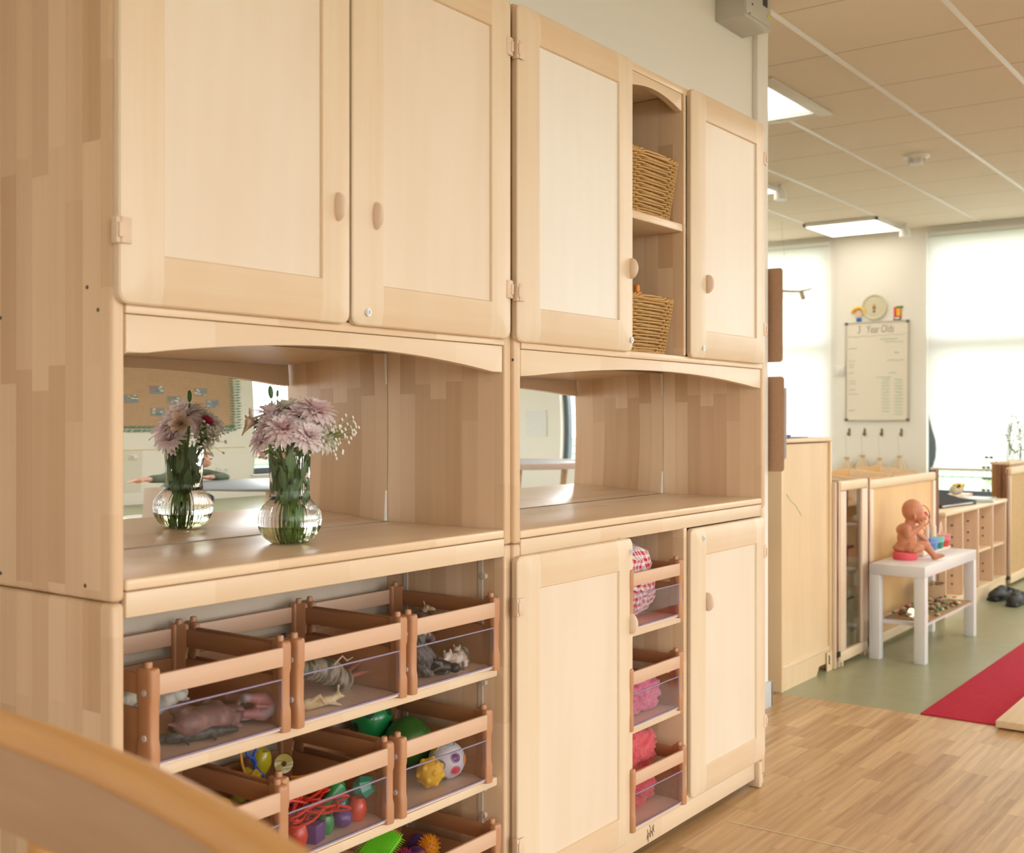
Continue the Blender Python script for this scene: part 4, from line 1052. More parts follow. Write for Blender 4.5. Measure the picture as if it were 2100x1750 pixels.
def flower(label, head, tilt, r, mt, seed, kind='mum', foot=None, cat='flower'):
    """head: position relative to the vase foot; tilt: direction the bloom faces"""
    hd = Vector(head); dn = Vector(tilt).normalized()
    if kind == 'mum': dn = (dn+Vector((0, 0, .45))).normalized()
    f0 = Vector(foot) if foot else Vector((random.uniform(-.02, .02), random.uniform(-.02, .02), .010))
    nk = Vector((hd.x*.35, hd.y*.35, .150)) if hd.z > .15 else hd*.8
    if (nk.x**2+nk.y**2)**.5 > .028: s_ = .028/(nk.x**2+nk.y**2)**.5; nk.x *= s_; nk.y *= s_
    wa = Vector((nk.x*.5, nk.y*.5, .088))
    r = r*1.22 if kind == 'mum' else r*1.1
    t = thing('cut_flower' if kind != 'breath' else 'baby_breath', label, cat, (VX, VY, VZ), (0, 0, 0), 'flowers in the glass vase')
    base = hd-dn*.006
    pts = []
    ctr = [f0, wa, nk, base]
    for i in range(3):
        for k in range(6):
            u = k/6; p0 = ctr[max(i-1, 0)]; p1 = ctr[i]; p2 = ctr[i+1]; p3 = ctr[min(i+2, 3)]
            pts.append(.5*((2*p1)+(p2-p0)*u+(2*p0-5*p1+4*p2-p3)*u*u+(3*p1-p0-3*p2+p3)*u**3))
    pts.append(base)
    stem = MB().tube(pts, .0019 if kind != 'breath' else .001, 7).build('stem', GREEN, t)
    q = dn.to_track_quat('Z', 'Y')
    m = MB()
    if kind == 'mum': mum(m, r, seed)
    elif kind == 'carn':
        mum(m, r, seed, ((.9, 14, 35, 0), (.95, 14, 55, .3), (.9, 12, 70, .5), (.8, 8, 82, .1)), .5)
    elif kind == 'lily':
        mum(m, r, seed, ((1, 6, 38, 0), (.8, 5, 60, .5)), .5)
    elif kind == 'bud': m.ell((0, 0, r*.6), (r*.30, r*.30, r*.75), n=10, m=7)
    elif kind == 'breath': pass
    if kind == 'breath':
        rs = random.Random(seed); s2 = MB()
        for k in range(70):
            v = Vector((rs.gauss(0, .42), rs.gauss(0, .42), rs.uniform(.05, 1.0)**1.4*1.25))*r
            s2.tube([(0, 0, -.01), v*.5+Vector((0, 0, .002)), v], [.0004, .0003, .0003], 4)
            for j in range(5):
                a = 2*PI*j/5; m.ell(v+Vector((math.cos(a)*.0017, math.sin(a)*.0017, .0008)), (.0022, .0022, .0015), n=6, m=4)
        h = m.build('florets', plain('tiny white florets', (.84, .82, .74), .6), t, loc=hd, smooth=80); h.rotation_mode = 'QUATERNION'; h.rotation_quaternion = q
        s = s2.build('sprays', GREEN, t, loc=hd); s.rotation_mode = 'QUATERNION'; s.rotation_quaternion = q
    else:
        h = m.build('bloom', mt, t, loc=hd, smooth=80); h.rotation_mode = 'QUATERNION'; h.rotation_quaternion = q
        if kind in ('mum', 'carn', 'lily'):
            c = MB().lathe([(0, -.010), (.003, -.010), (r*.30, .002), (r*.34, .004), (0, .006)], 10).build('calyx', GREEN, t, loc=hd); c.rotation_mode = 'QUATERNION'; c.rotation_quaternion = q
    return t
# image right is (.59,-.81) in plan, toward the camera is (-.81,-.59)
def hv(r_, c_, z): return (.5913*r_-.8064*c_, -.8064*r_-.5913*c_, z)
def dv(r_, c_, z): return hv(r_, c_, z)
flower('large pink chrysanthemum facing out at the centre of the vase bunch', hv(-.004, .030, .218), dv(0, .75, .55), .038, PK, 1)
flower('pink chrysanthemum high at the right of the bunch', hv(.050, .0, .252), dv(.45, .35, .85), .038, PK, 2)
flower('pink chrysanthemum low at the left of the bunch over the vase rim', hv(-.044, .028, .198), dv(-.7, .6, .35), .028, PK2, 3)
flower('blush pink chrysanthemum low at the right of centre', hv(.040, .030, .206), dv(.55, .75, .2), .032, PK2, 4)
flower('white chrysanthemum at the low right of the bunch', hv(.064, .012, .200), dv(.85, .4, .15), .026, WH, 5)
flower('blush white chrysanthemum at the upper left of the bunch', hv(-.034, .0, .246), dv(-.35, .3, .9), .034, PK2, 6)
flower('cream lily with pointed petals sticking out on the left', hv(-.062, .006, .232), dv(-.95, .35, .15), .034, TAN, 7, 'lily')
flower('white chrysanthemum at the top middle of the bunch', hv(-.006, -.012, .258), dv(-.1, .1, 1), .030, WH, 8)
flower('white chrysanthemum facing the mirror behind the bunch', hv(-.014, -.046, .232), dv(-.2, -.9, .4), .036, WH, 9)
flower('mauve pink chrysanthemum facing the mirror at one side', hv(.046, -.040, .222), dv(.7, -.8, .1), .034, PK, 10)
flower('deep pink carnation facing the mirror', hv(-.050, -.040, .234), dv(-.6, -.6, .6), .018, CAR, 11, 'carn')
flower('mid pink chrysanthemum between the two large pink ones', hv(.024, .012, .244), dv(.2, .6, .8), .033, PK2, 21)
flower('pale pink chrysanthemum left of centre beside the cream lily', hv(-.032, .020, .226), dv(-.4, .7, .5), .030, PK2, 22)
flower('small blush bloom hanging over the left of the vase rim', hv(-.042, .022, .176), dv(-.6, .5, -.4), .014, PK2, 12, 'lily')
flower('pale bloom tucked low behind the bunch by the mirror', hv(.006, -.036, .190), dv(0, -1, .1), .022, WH, 13)
flower('green bud standing highest above the bunch', hv(-.038, -.010, .283), dv(-.1, 0, 1), .016, LEAF, 14, 'bud')
flower('tiny green bud beside the highest bud', hv(-.026, -.010, .285), dv(.05, 0, 1), .009, LEAF, 15, 'bud')
flower('spray of white baby breath reaching out on the right', hv(.072, .004, .205), dv(.95, .1, .35), .045, None, 16, 'breath')
flower('second spray of white baby breath facing the mirror', hv(-.03, -.035, .195), dv(-.5, -.7, .5), .04, None, 17, 'breath')
for k, (r_, c_, z, lr, lz) in enumerate([(.015, .012, .10, 20, .05), (-.006, .010, .085, -30, .045), (.022, 0, .075, 60, .04), (-.018, 0, .12, 100, .05), (.004, -.012, .10, 160, .06), (-.004, .016, .16, 10, .035), (.02, -.01, .155, 200, .04), (-.02, -.015, .15, 260, .04)]+[(.026*math.cos(k*2.4), .026*math.sin(k*2.4), .085+.0065*k, 47*k, .05) for k in range(14)]+[(.012*math.cos(k*1.9), .012*math.sin(k*1.9), .05+.012*k, 71*k, .045) for k in range(8)]):
    m = MB(); prev = None
    for i in range(8):
        t_ = i/7; w = .0085*math.sin(PI*min(1, t_+.08))+.0003; p = Vector((0, 0, lz*t_)); q = [m.bm.verts.new(p+Vector((-w, .003, 0))), m.bm.verts.new(p), m.bm.verts.new(p+Vector((w, .003, 0)))]
        if prev: m.bm.faces.new((prev[0], prev[1], q[1], q[0])); m.bm.faces.new((prev[1], prev[2], q[2], q[1]))
        prev = q
    h = hv(r_, c_, z)
    tag(m.build('flower_leaf', plain('pale leaf', (.20, .32, .14), .5), None, loc=(VX+h[0], VY+h[1], VZ+h[2]-.02), rot=(R(14), 0, R(lr)), smooth=80), 'green leaf among the stems inside the vase', 'leaf', 'leaves on the vase stems')

# ------------------------------------------------------------------ fittings on the wall and ceiling
GREYM = plain('pale grey enamel', (.52, .50, .44), .4, var=.02)
t = thing('electrical_box', 'pale grey metal electrical box high on the wall with a warning triangle', 'box', (3.785, 1.745, 2.580))
MB().box(0, 0, 0, .227, .1145, .118, .002).build('box_case', GREYM, t)
MB().box(.006, -.003, .012, .221, 0, .118, .0015).build('box_cover', GREYM, t)
MB().box(.150, -.004, .078, .190, -.003, .116).build('dark_label', plain('black label', (.015, .012, .012), .4), t, smooth=0)
MB().prism([(.188, .040), (.216, .040), (.202, .064)], -.0042, -.003).build('warning_triangle', plain('hazard yellow', (.65, .62, .05), .5), t, smooth=0)
m = MB().cyl((.058, -.003, .055), (.058, -.005, .055), .004, 10); m.cyl((.035, -.003, .016), (.035, -.005, .016), .003, 10); m.build('cover_screw', DARK, t)
t = thing('wall_trunking', 'white cable trunking running down the wall below the grey box', 'trunking', (4.104, 1.838, 2.06))
MB().box(0, 0, 0, .036, .0215, .636, .002).build('trunking_cover', WALLM, t)
t = thing('smoke_detector', 'round white smoke detector on the ceiling tiles', 'detector', (6.883, 2.074, CEIL-.0005), (PI, 0, 0))
MB().lathe([(0, 0), (.075, 0), (.075, .012), (.060, .022), (.052, .026), (0, .026)], 32).build('detector_base', WHITEP, t)
m = MB().lathe([(0, .060), (.030, .058), (.040, .046), (.036, .026), (0, .026)], 32)
for k in range(8): a = 2*PI*k/8; m.tube([(.050*math.cos(a), .050*math.sin(a), .026), (.044*math.cos(a), .044*math.sin(a), .050)], .004, 6)
m.build('sensor_cage', WHITEP, t)
# the roof light with its deep white shaft
t = thing('roof_light', 'white frame of the roof light shaft let into the ceiling by the wall end', 'skylight', ((RX0+RX1)/2, (RY0+RY1)/2, CEIL-.0015), (PI, 0, 0))
hx, hy = (RX1-RX0)/2, (RY1-RY0)/2
m = MB()
fw = .07
for a in ((-hx-fw, -hy-fw, hx+fw, -hy), (-hx-fw, hy, hx+fw, hy+fw), (-hx-fw, -hy, -hx, hy), (hx, -hy, hx+fw, hy)): m.box(a[0], a[1], 0, a[2], a[3], .010, .002)
m.build('frame', plain('cream frame', (.70, .66, .54), .5), t)
m = MB()
for a in ((-hx-.01, -hy-.01, hx+.01, -hy-.001), (-hx-.01, hy+.001, hx+.01, hy+.01), (-hx-.01, -hy, -hx-.001, hy), (hx+.001, -hy, hx+.01, hy)): m.box(a[0], a[1], -.50, a[2], a[3], -.055)
m.build('shaft', plain('white shaft', (.85, .86, .86), .6, var=.01), t, smooth=0)
MB().lathe([(0, -.05), (.13, -.05), (.15, -.058), (.15, -.065)], 40).build('air_disc', WHITEP, t) if False else None
m = MB().lathe([(.10, -.30), (.115, -.30), (.115, -.34), (.10, -.34), (.10, -.30)], 40, c=(-.02, .06, 0)); m.build('vent_ring', plain('white ring', (.7, .72, .74), .4), t)
MB().box(-hx, -hy, -.505, hx, hy, -.50).build('dome_pane', clear_mat('opal dome', (.92, .95, .97), ior=1.2), t, smooth=0)
# luminaires
def glow(name, col, e):
    t = NT(name); t.p.inputs['Base Color'].default_value = (.9, .9, .88, 1); t.p.inputs['Emission Color'].default_value = (*col, 1); t.p.inputs['Emission Strength'].default_value = e; return t.m
GL = glow('lamp diffuser', (1, .975, .945), 7.0); GLB_ADDED = glow('added bright diffuser', (1, .95, .86), 12.0); GLF = glow('far lamp diffuser', (1, .93, .80), 3.0)  # plain and bright diffusers serve only the added, unseen panels
def luminaire(label, c, sx, sy, mt, spots=0, drop=.03, group=None):
    t = thing('ceiling_light', label, 'light', (c[0], c[1], CEIL), (0, 0, 0), group)
    m = MB()
    for a in ((-sx/2, -sy/2, sx/2, -sy/2+.02), (-sx/2, sy/2-.02, sx/2, sy/2), (-sx/2, -sy/2, -sx/2+.02, sy/2), (sx/2-.02, -sy/2, sx/2, sy/2)): m.box(a[0], a[1], -drop, a[2], a[3], -.001, .002)
    m.build('frame', WHITEP, t)
    MB().box(-sx/2+.02, -sy/2+.02, -drop-.002, sx/2-.02, sy/2-.02, -drop+.002).build('diffuser', mt, t, smooth=0)
    if spots:
        for s in ((1, -1) if spots > 1 else (1,)):
            p = MB().cyl((0, 0, -.001), (0, 0, -.035), .012, 10); p.lathe([(0, -.035), (.035, -.04), (.042, -.07), (.042, -.105), (0, -.110)], 20)
            p.build('spot_head', WHITEP, t, loc=(sx*.30, s*(-sy/2-.055), 0))
    return t
luminaire('glowing ceiling light panel in front of the end wall', (9.08, 3.24), .62, .60, GLF, 1)
luminaire('glowing ceiling light half hidden behind the corner of the wall', (7.02, 3.42), .62, .60, GLF, 1)
for k, (x, y) in enumerate([(-1.2, -3.6), (.6, -3.6), (2.4, -3.6), (4.2, -3.6), (6.0, -3.0), (7.8, -1.8), (-.6, -1.7), (1.4, -1.7), (3.4, -1.7), (5.4, -1.2)]):  # unseen panels added to raise the light on the cabinets
    luminaire('square ceiling panel added to light the play area behind the camera', (x, y), .59, .59, GL, 0, .004, 'added light panels over the play area')
for k, (x, y) in enumerate([(5.4, 4.3), (7.3, 4.6), (7.2, .25), (8.7, .25), (5.9, .1), (8.9, 4.7)]):  # hidden panels added to brighten the background
    luminaire('square ceiling panel added to brighten the far end of the room, out of view', (x, y), .59, .59, GLB_ADDED, 0, .004, 'added light panels over the far end')

# clipboards on the end of the wall
HB = plain('brown hardboard', (.42, .25, .145), .6, var=.12, scale=60)
def clipboard(label, z0, z1, y0, papers):
    t = thing('clipboard', label, 'clipboard', (XEND+.018, (y0+2.035)/2, z0), (0, 0, 0), 'clipboards on the wall end')
    w = (2.035-y0)/2; h = z1-z0; r = .014; pts = []
    for (sx, sz, a0) in ((1, 1, 0), (-1, 1, 90), (-1, -1, 180), (1, -1, 270)):
        for k in range(6):
            a = R(a0+18*k); pts.append((sx*(w-r)+r*math.cos(a), (h-r if sz > 0 else r)+r*math.sin(a)))
    MB().prism(pts, -.0016, .0016, 'X').build('board', HB, t)
    MB().box(.0018, -.05, h-.03, .014, .05, h-.004, .003).build('spring_clip', STEEL, t)
    if papers:
        m = MB()
        for k in range(5): m.box(.002+.003*k, -w+.012-.004*k, .03+.006*k, .003+.003*k, w-.02, h-.045)
        m.build('paper_sheets', plain('white paper', (.75, .74, .72), .8), t, smooth=0)
    MB().cyl((-.014, 0, h-.014), (.004, 0, h-.014), .003, 8).build('hanging_pin', STEEL, t)
clipboard('brown hardboard clipboard hung on the wall end, the upper one', 1.362, 1.734, 1.806, False)
clipboard('brown hardboard clipboard with papers on the wall end, the lower one', .929, 1.305, 1.800, True)

# ------------------------------------------------------------------ play area beyond the wall end
GOLD, GOLDD = (.76, .56, .33), (.62, .41, .20)
PW = ply_mat('golden birch ply', (.77, .58, .35), (.66, .46, .25), 3)
PWW = ply_mat('warm ply', (.76, .50, .22), (.62, .36, .13), 6)
GE = solidwood('golden edge', 'X', (.80, .62, .40), (.68, .48, .27))
BRHINGE = plain('brown hinge strip', (.27, .125, .065), .5)
t = thing('storage_cabinet', 'tall plain plywood cabinet back standing just past the wall end', 'cabinet', (4.76, 1.90, 0))
MB().box(-.275, .012, .10, .27, .022, 1.03).build('back_panel', PW, t, smooth=0)
MB().box(-.28, .0, .0, -.262, .36, 1.035, .003).build('side_panel', PW, t)
MB().box(.272, .0, .0, .290, .36, 1.035, .003).build('side_panel', PW, t)
MB().box(-.285, -.002, 1.036, .293, .365, 1.054, .004).build('top_panel', GE, t)
MB().box(-.262, .003, .09, .272, .02, .108, .002).build('lower_trim', GE, t)
MB().prism([(-.262, 0), (.12, 0), (.15, .035), (.272, .035), (.272, .09), (-.262, .09)], .006, .022).build('plinth', PW, t, smooth=0)
m = MB().box(.225, -.002, .0, .290, .002, .085); m.build('corner_foot', GE, t, smooth=0)
m = MB(); m.tube([(.245, -.003, .07), (.25, -.003, .05), (.243, -.003, .035), (.256, -.003, .03)], .003, 5); m.build('leaf_mark', DARK, t)
m = MB(); m.tube([(-.20+.02*k, .0115, .82-.012*k-.004*math.sin(k)) for k in range(9)], .0015, 5); m.build('pencil_scribble', plain('green pencil', (.42, .50, .30), .7), t)
t = thing('ring_binder', 'dark blue folder lying on top of the tall plywood cabinet', 'folder', (4.70, 2.02, 1.0545), (0, 0, R(6)))
MB().box(-.13, -.10, 0, .15, .10, .004, .001).build('cover', plain('grey card', (.25, .26, .28), .6), t); MB().box(-.12, -.06, .004, .02, .09, .014, .001).build('blue_pad', plain('royal blue', (.03, .10, .40), .5), t)

def partition(label, x0, x1, z0, z1, y, panel, clear=False, postz=None):
    t = thing('room_divider', label, 'divider', ((x0+x1)/2, y, 0), (0, 0, 0), 'linked wooden room divider panels'); w = (x1-x0)/2; e = .05 if not clear else .075
    MB().box(-w, -.015, z1-.045, w, .015, z1, .008).build('top_rail', GE, t)
    MB().box(-w, -.015, z0, w, .015, z0+.05, .006).build('bottom_rail', GE, t)
    for s in (-1, 1): MB().box(s*w if s < 0 else w-e, -.014, z0+.05, s*w+e if s < 0 else w, .014, z1-.045, .004).build('stile', EDGE, t)
    MB().box(-w+e, -.004, z0+.05, w-e, .004, z1-.045).build('panel', panel, t, smooth=0)
    for s in (-1, 1):
        MB().box(s*w-.008, -.012, 0, s*w+.008, .012, z0).build('foot', GE, t, loc=(-s*.03, 0, 0))
    return t
partition('narrow wooden divider with a clear window beside the tall cabinet', 5.11, 5.47, .02, .85, 1.895, clear_mat('clear divider pane', (.80, .78, .76)), True)
partition('solid golden divider panel behind the white bench', 5.525, 6.615, .02, .838, 1.90, PWW)
def hinge(label, x, y, h, posts=True, pm=None):
    t = thing('divider_hinge', label, 'hinge', (x, y, 0), (0, 0, 0), 'brown hinge posts between the dividers'); m = MB()
    for s in (-1, 1):
        pts = []
        for k in range(40):
            z = .03+(h-.03)*k/39; pts.append((s*(.0085+.0035*math.sin(z*22)), -.004, z))
        m.tube(pts, .0065, 6)
    m.build('hinge_strip', BRHINGE, t)
    for s in ((-1, 1) if posts else ()): MB().box(s*.022-.006, -.012, .0, s*.022+.006, .012, h, .004).build('edge_post', pm or EDGE, t)
    MB().box(-.02, -.018, .05, .02, .012, .075, .003).build('locking_clip', DARK, t)
hinge('hinge post between the tall cabinet and the clear divider', 5.080, 1.895, .85)
hinge('hinge post between the clear divider and the golden panel', 5.497, 1.895, .85)
hinge('hinge post at the far end of the golden panel', 6.655, 1.90, .85, True, BRHINGE)
# coloured things seen dimly through the clear divider
for k, (nm, lab, c, s, z) in enumerate([('storage_tub', 'red tub behind the clear divider', (.50, .12, .10), .10, .40), ('storage_tub', 'brown tub topmost behind the clear divider', (.25, .12, .08), .17, .62), ('storage_tub', 'grey tub near the floor behind the clear divider', (.28, .27, .25), .13, .12)]):
    t = thing(nm, lab, 'tub', (5.36, 2.12, z)); m = MB()
    m.prism([(-.17, 0), (.17, 0), (.19, s), (-.19, s)], -.12, .12, 'Y', .01); m.build('tub_body', plain('tub %d' % k, c, .5), t)
    MB().box(-.20, -.14, s, .20, .14, s+.015, .004).build('tub_lid', plain('tub lid %d' % k, tuple(a*.7 for a in c), .5), t)
t = thing('wire_shelf', 'white three tier rack holding tubs behind the clear divider', 'rack', (5.36, 2.12, 0))
for z in (.10, .38, .60): MB().box(-.24, -.16, z, .24, .16, z+.018, .003).build('shelf', WHITEP, t)
for sx in (-1, 1):
    for sy in (-1, 1): MB().cyl((sx*.23, sy*.15, 0), (sx*.23, sy*.15, .80), .009, 8).build('upright', WHITEP, t)

# white bench
WB_ = plain('white lacquer', (.74, .72, .70), .28, var=.01)
t = thing('side_table', 'white two tier side table carrying the doll', 'table', (5.835, 1.715, 0))
MB().box(-.45, -.13, .40, .45, .13, .45, .0015).build('table_top', WB_, t)
for sx in (-1, 1):
    for sy in (-1, 1): MB().box(sx*.425-.025, sy*.105-.025, 0, sx*.425+.025, sy*.105+.025, .3995, .001).build('leg', WB_, t)
MB().box(-.40, -.115, .165, .40, .115, .183, .001).build('lower_shelf', WB_, t)
# doll on its pink block. d(f, c, z): f to the picture right, c toward the camera
def dl(f, c, z): return (.5913*f-.8064*c, -.8064*f-.5913*c, z)
DO = (5.645, 1.756, .4505)
t = thing('pink_block', 'coral pink potty block under the doll on the white table', 'block', DO)
MB().lathe([(0, 0), (.056, 0), (.058, .004), (.058, .034), (.054, .038), (0, .038)], 32).build('block_body', plain('coral pink', (.80, .10, .13), .4, var=.02), t)
SK = plain('doll vinyl', (.58, .235, .12), .45, var=.03)
doll = thing('baby_doll', 'bald vinyl baby doll sitting on the pink block with a hand to its face', 'doll', (DO[0], DO[1], DO[2]+.038))
m = MB(); z0 = .038
def dz(f, c, z): return dl(f, c, z-z0)
m.ell(dz(.034, 0, .226), (.050, .048, .052), n=20, m=14)                  # skull
m.ell(dz(.056, .0, .198), (.036, .036, .032))                             # cheeks and jaw
m.ell(dz(.078, .016, .194), (.016, .016, .015)); m.ell(dz(.078, -.016, .194), (.016, .016, .015))
m.ell(dz(.091, 0, .203), (.006, .006, .006)); m.ell(dz(.086, 0, .187), (.009, .009, .004)); m.ell(dz(.082, 0, .178), (.010, .010, .008))
m.ell(dz(.028, .047, .200), (.010, .006, .013)); m.ell(dz(.028, -.047, .200), (.010, .006, .013))
m.cap(dz(.015, 0, .15), dz(.026, 0, .18), .022, .024)
m.ell(dz(.005, 0, .135), (.040, .046, .034)); m.ell(dz(.008, 0, .10), (.042, .044, .045)); m.ell(dz(.006, 0, .065), (.046, .050, .034)); m.ell(dz(-.006, 0, .055), (.04, .05, .026))
# near arm, hand raised to the face
m.cap(dz(-.006, .046, .148), dz(-.006, .062, .118), .019, .017); m.cap(dz(-.006, .062, .118), dz(.050, .052, .155), .017, .012)
m.ell(dz(.058, .050, .162), (.012, .008, .013))
for k, (a, b) in enumerate([(.064, .186), (.069, .183), (.073, .177), (.074, .170)]): m.cap(dz(.058+.003*k, .050, .166-.002*k), dz(a, .047, b), .0048, .0042)
m.cap(dz(.052, .052, .165), dz(.048, .05, .180), .0048, .0042)
# far arm reaching forward and down
m.cap(dz(.02, -.046, .148), dz(.072, -.056, .118), .018, .015); m.cap(dz(.072, -.056, .118), dz(.108, -.048, .088), .014, .010)
m.ell(dz(.114, -.046, .082), (.012, .010, .010))
for k in range(4): m.cap(dz(.116, -.052+.005*k, .082-.002*k), dz(.132-.002*k, -.056+.007*k, .070-.003*k), .0045, .004)
m.cap(dz(.112, -.040, .084), dz(.118, -.030, .076), .0045, .004)
# legs
m.cap(dz(.010, .034, .060), dz(.048, .046, .058), .027, .022); m.cap(dz(.048, .046, .058), dz(.022, .056, .052), .019, .014)
m.cap(dz(.03, -.02, .060), dz(.098, -.014, .066), .027, .021); m.cap(dz(.098, -.014, .066), dz(.132, .004, .018), .020, .014)
m.cap(dz(.130, .006, .014), dz(.162, .012, .020), .014, .010)
for k in range(5): m.ell(dz(.170-.001*abs(k-2), .002+.0055*k, .022), (.0048, .0048, .0045), n=8, m=6)
b = remesh(m.build('doll_body', SK, doll), .0024, 2); doll.scale = (1.07, 1.07, 1.07)
for s in (1, -1):
    MB().ell(dz(.0815, s*.016, .206), (.0045, .0045, .004)).build('eye', EYE, doll)
MB().ell(dz(.0935, 0, .1862), (.003, .008, .0018), rot=Matrix.Rotation(R(36), 3, 'Z')).build('lips', plain('doll lips', (.45, .10, .08), .4), doll)
# bead maze
t = thing('bead_maze', 'wooden bead maze with red, blue and yellow wires behind the doll', 'toy', (5.90, 1.765, .4505))
t.scale = (1.2, 1, 1.25); MB().box(-.075, -.05, 0, .075, .05, .018, .006).build('maze_base', BEECHF, t)
def arc(c, r, a0, a1, n=24, tilt=0): return [(c[0]+r*math.cos(R(a0+(a1-a0)*k/n))*math.cos(tilt), c[1]+r*math.cos(R(a0+(a1-a0)*k/n))*math.sin(tilt), c[2]+r*math.sin(R(a0+(a1-a0)*k/n))) for k in range(n+1)]
W = [('red wire', (.55, .02, .02), [(-.05, .0, .018), (-.05, 0, .10)]+arc((-.005, -.01, .155), .045, 190, -190, 30, -.9)+[(.05, -.01, .09), (.02, 0, .018)]),
     ('blue wire', (.03, .06, .40), [(.07, -.03, .018), (.065, -.03, .12), (.05, -.03, .155), (.0, -.03, .165), (-.02, -.02, .175)]),
     ('yellow wire', (.70, .50, .03), [(-.06, .02, .018), (-.03, .02, .07), (0, .02, .035), (.04, .02, .08), (.06, .02, .018)])]
for nm, c, pts in W: MB().tube(pts, .0022, 6).build('wire', plain(nm, c, .3), t)
for c, p, r in [((.55, .01, .02), (.0, -.03, .162), .013), ((.05, .35, .25), (-.02, -.02, .175), .010), ((.75, .60, .05), (-.03, .02, .066), .013), ((.05, .40, .65), (.03, .02, .07), .014), ((.6, .03, .02), (.012, .02, .05), .010)]:
    MB().ell(p, (r, r, r*.9)).build('maze_bead', plain('maze bead %.2f %.2f' % (c[0], c[2]), c, .3), t)
# stacking sorter
t = thing('stacking_toy', 'wooden plank of blue, green and red stacking pots on the white table', 'toy', (6.13, 1.762, .4505))
t.scale = (1.1, 1.15, 1.15); MB().box(-.12, -.035, 0, .17, .035, .008, .002).build('plank', BEECHF, t)
for x, c1, c2 in ((-.08, (.10, .22, .50), (.18, .32, .62)), (.015, (.02, .20, .16), (.20, .52, .42)), (.12, (.60, .06, .05), (.75, .20, .22))):
    MB().lathe([(0, .008), (.036, .008), (.038, .012), (.040, .036), (0, .036)], 24, c=(x, 0, 0)).build('lower_ring', plain('pot %.2f' % c1[0], c1, .35), t)
    MB().lathe([(0, .036), (.040, .036), (.044, .040), (.046, .062), (0, .062)], 24, c=(x, 0, 0)).build('upper_ring', plain('pot %.2f' % c2[0], c2, .35), t)
    if x < .1: MB().lathe([(0, .062), (.012, .062), (.012, .105), (.009, .112), (0, .113)], 16, c=(x-.008, 0, 0)).build('peg', BEECHF, t)
m = MB()
for a in (-.5, 0, .5): m.tube([(.12-.02, 0, .062), (.12+.02*a, .004*a, .115), (.12+.025, 0, .062)], .005, 6)
m.build('twisted_peg', BEECHF, t)
# trinkets on the lower shelf
t = thing('treasure_tray', 'low cardboard tray of shells and trinkets on the lower shelf of the white table', 'tray', (5.84, 1.70, .1835))
MB().box(-.37, -.11, 0, .38, .10, .006, .001).build('tray_base', plain('tan card', (.42, .27, .13), .7, .2), t, smooth=0)
rs = random.Random(5); cols = [(.45, .30, .18), (.60, .50, .38), (.35, .05, .04), (.10, .25, .10), (.50, .35, .10), (.65, .60, .52), (.28, .20, .20), (.10, .20, .35)]
for k in range(110):
    c = rs.choice(cols); x, y = rs.uniform(-.35, .36), rs.uniform(-.10, .09); a = rs.uniform(.006, .015)
    o = MB().ell((0, 0, 0), (a*rs.uniform(.8, 1.6), a, a*.6), n=9, m=6).build('trinket', plain('trinket %.2f' % c[0], c, .35), None, loc=(5.84+x, 1.70+y, .1900+a*.55+(.012 if k % 3 == 0 else 0)), rot=(0, 0, rs.uniform(0, 3)))
    tag(o, 'small shell or trinket strewn on the tray under the white table', 'trinket', 'trinkets on the tray')
t = thing('gold_disc', 'shiny gold disc standing among the trinkets', 'trinket', (5.56, 1.70, .206), (R(80), 0, R(-40)))
MB().lathe([(0, 0), (.022, 0), (.022, .003), (0, .003)], 24).build('disc', plain('brass', (.80, .62, .30), .2, 1), t)
t = thing('wicker_tray', 'small round open wicker basket on the right of the lower shelf', 'basket', (6.13, 1.765, .190)); t.scale = (1.35, 1, 1.15)
m = MB()
for j in range(8): m.tube([((.055+.002*j)*math.cos(2*PI*k/48)*1.15, (.055+.002*j)*math.sin(2*PI*k/48)*.75, .006+.009*j+.002*math.cos(k*PI)) for k in range(48)], .0035, 5, closed=True)
for k in range(24): a = 2*PI*k/24; m.tube([(.055*1.15*math.cos(a), .055*.75*math.sin(a), 0), (.071*1.15*math.cos(a), .071*.75*math.sin(a), .078)], .0025, 5)
m.build('woven_wall', plain('pale cane', (.55, .38, .20), .6), t, smooth=80)
MB().lathe([(0, 0), (.05, 0), (.05, .006), (0, .006)], 24, M=Matrix.Diagonal((1.1, .74, 1))).build('basket_base', plain('dark cane', (.30, .17, .08), .6), t)

# low open shelf
t = thing('toy_shelf', 'low open birch shelf unit with upright dividers below the end window', 'shelf', (7.41, 1.86, 0))
X0, X1 = -.70, .725
MB().box(X0-.01, -.005, .578, X1+.01, .40, .602, .006).build('top_board', GE, t)
MB().box(X0, .38, .07, X1, .39, .578).build('back_board', plain('tan ply', (.55, .36, .20), .5), t, smooth=0)
MB().box(X0, .0, .07, X1, .38, .09, .003).build('bottom_board', GE, t)
MB().box(X0, .004, 0, X1, .02, .07).build('plinth', PW, t, smooth=0)
UP = solidwood('shelf upright', 'Z', (.74, .52, .33), (.62, .40, .24))
for x in (X0, -.345, .01, .365, X1-.018): MB().box(x, .0, .09, x+.018, .38, .578, .002).build('upright', UP, t)
MB().box(.383, .01, .30, X1-.018, .38, .316, .002).build('small_shelf', GE, t); MB().box(.03, .01, .30, .365, .38, .316, .002).build('small_shelf', GE, t)
m = MB()
for x in (-.3455, .0095, .3645):
    for z in (.15, .20, .38, .43, .50): m.cyl((x, .06, z), (x-.004, .06, z), .006, 8)
m.build('peg_hole', plain('drilled hole', (.12, .06, .03), .7), t)
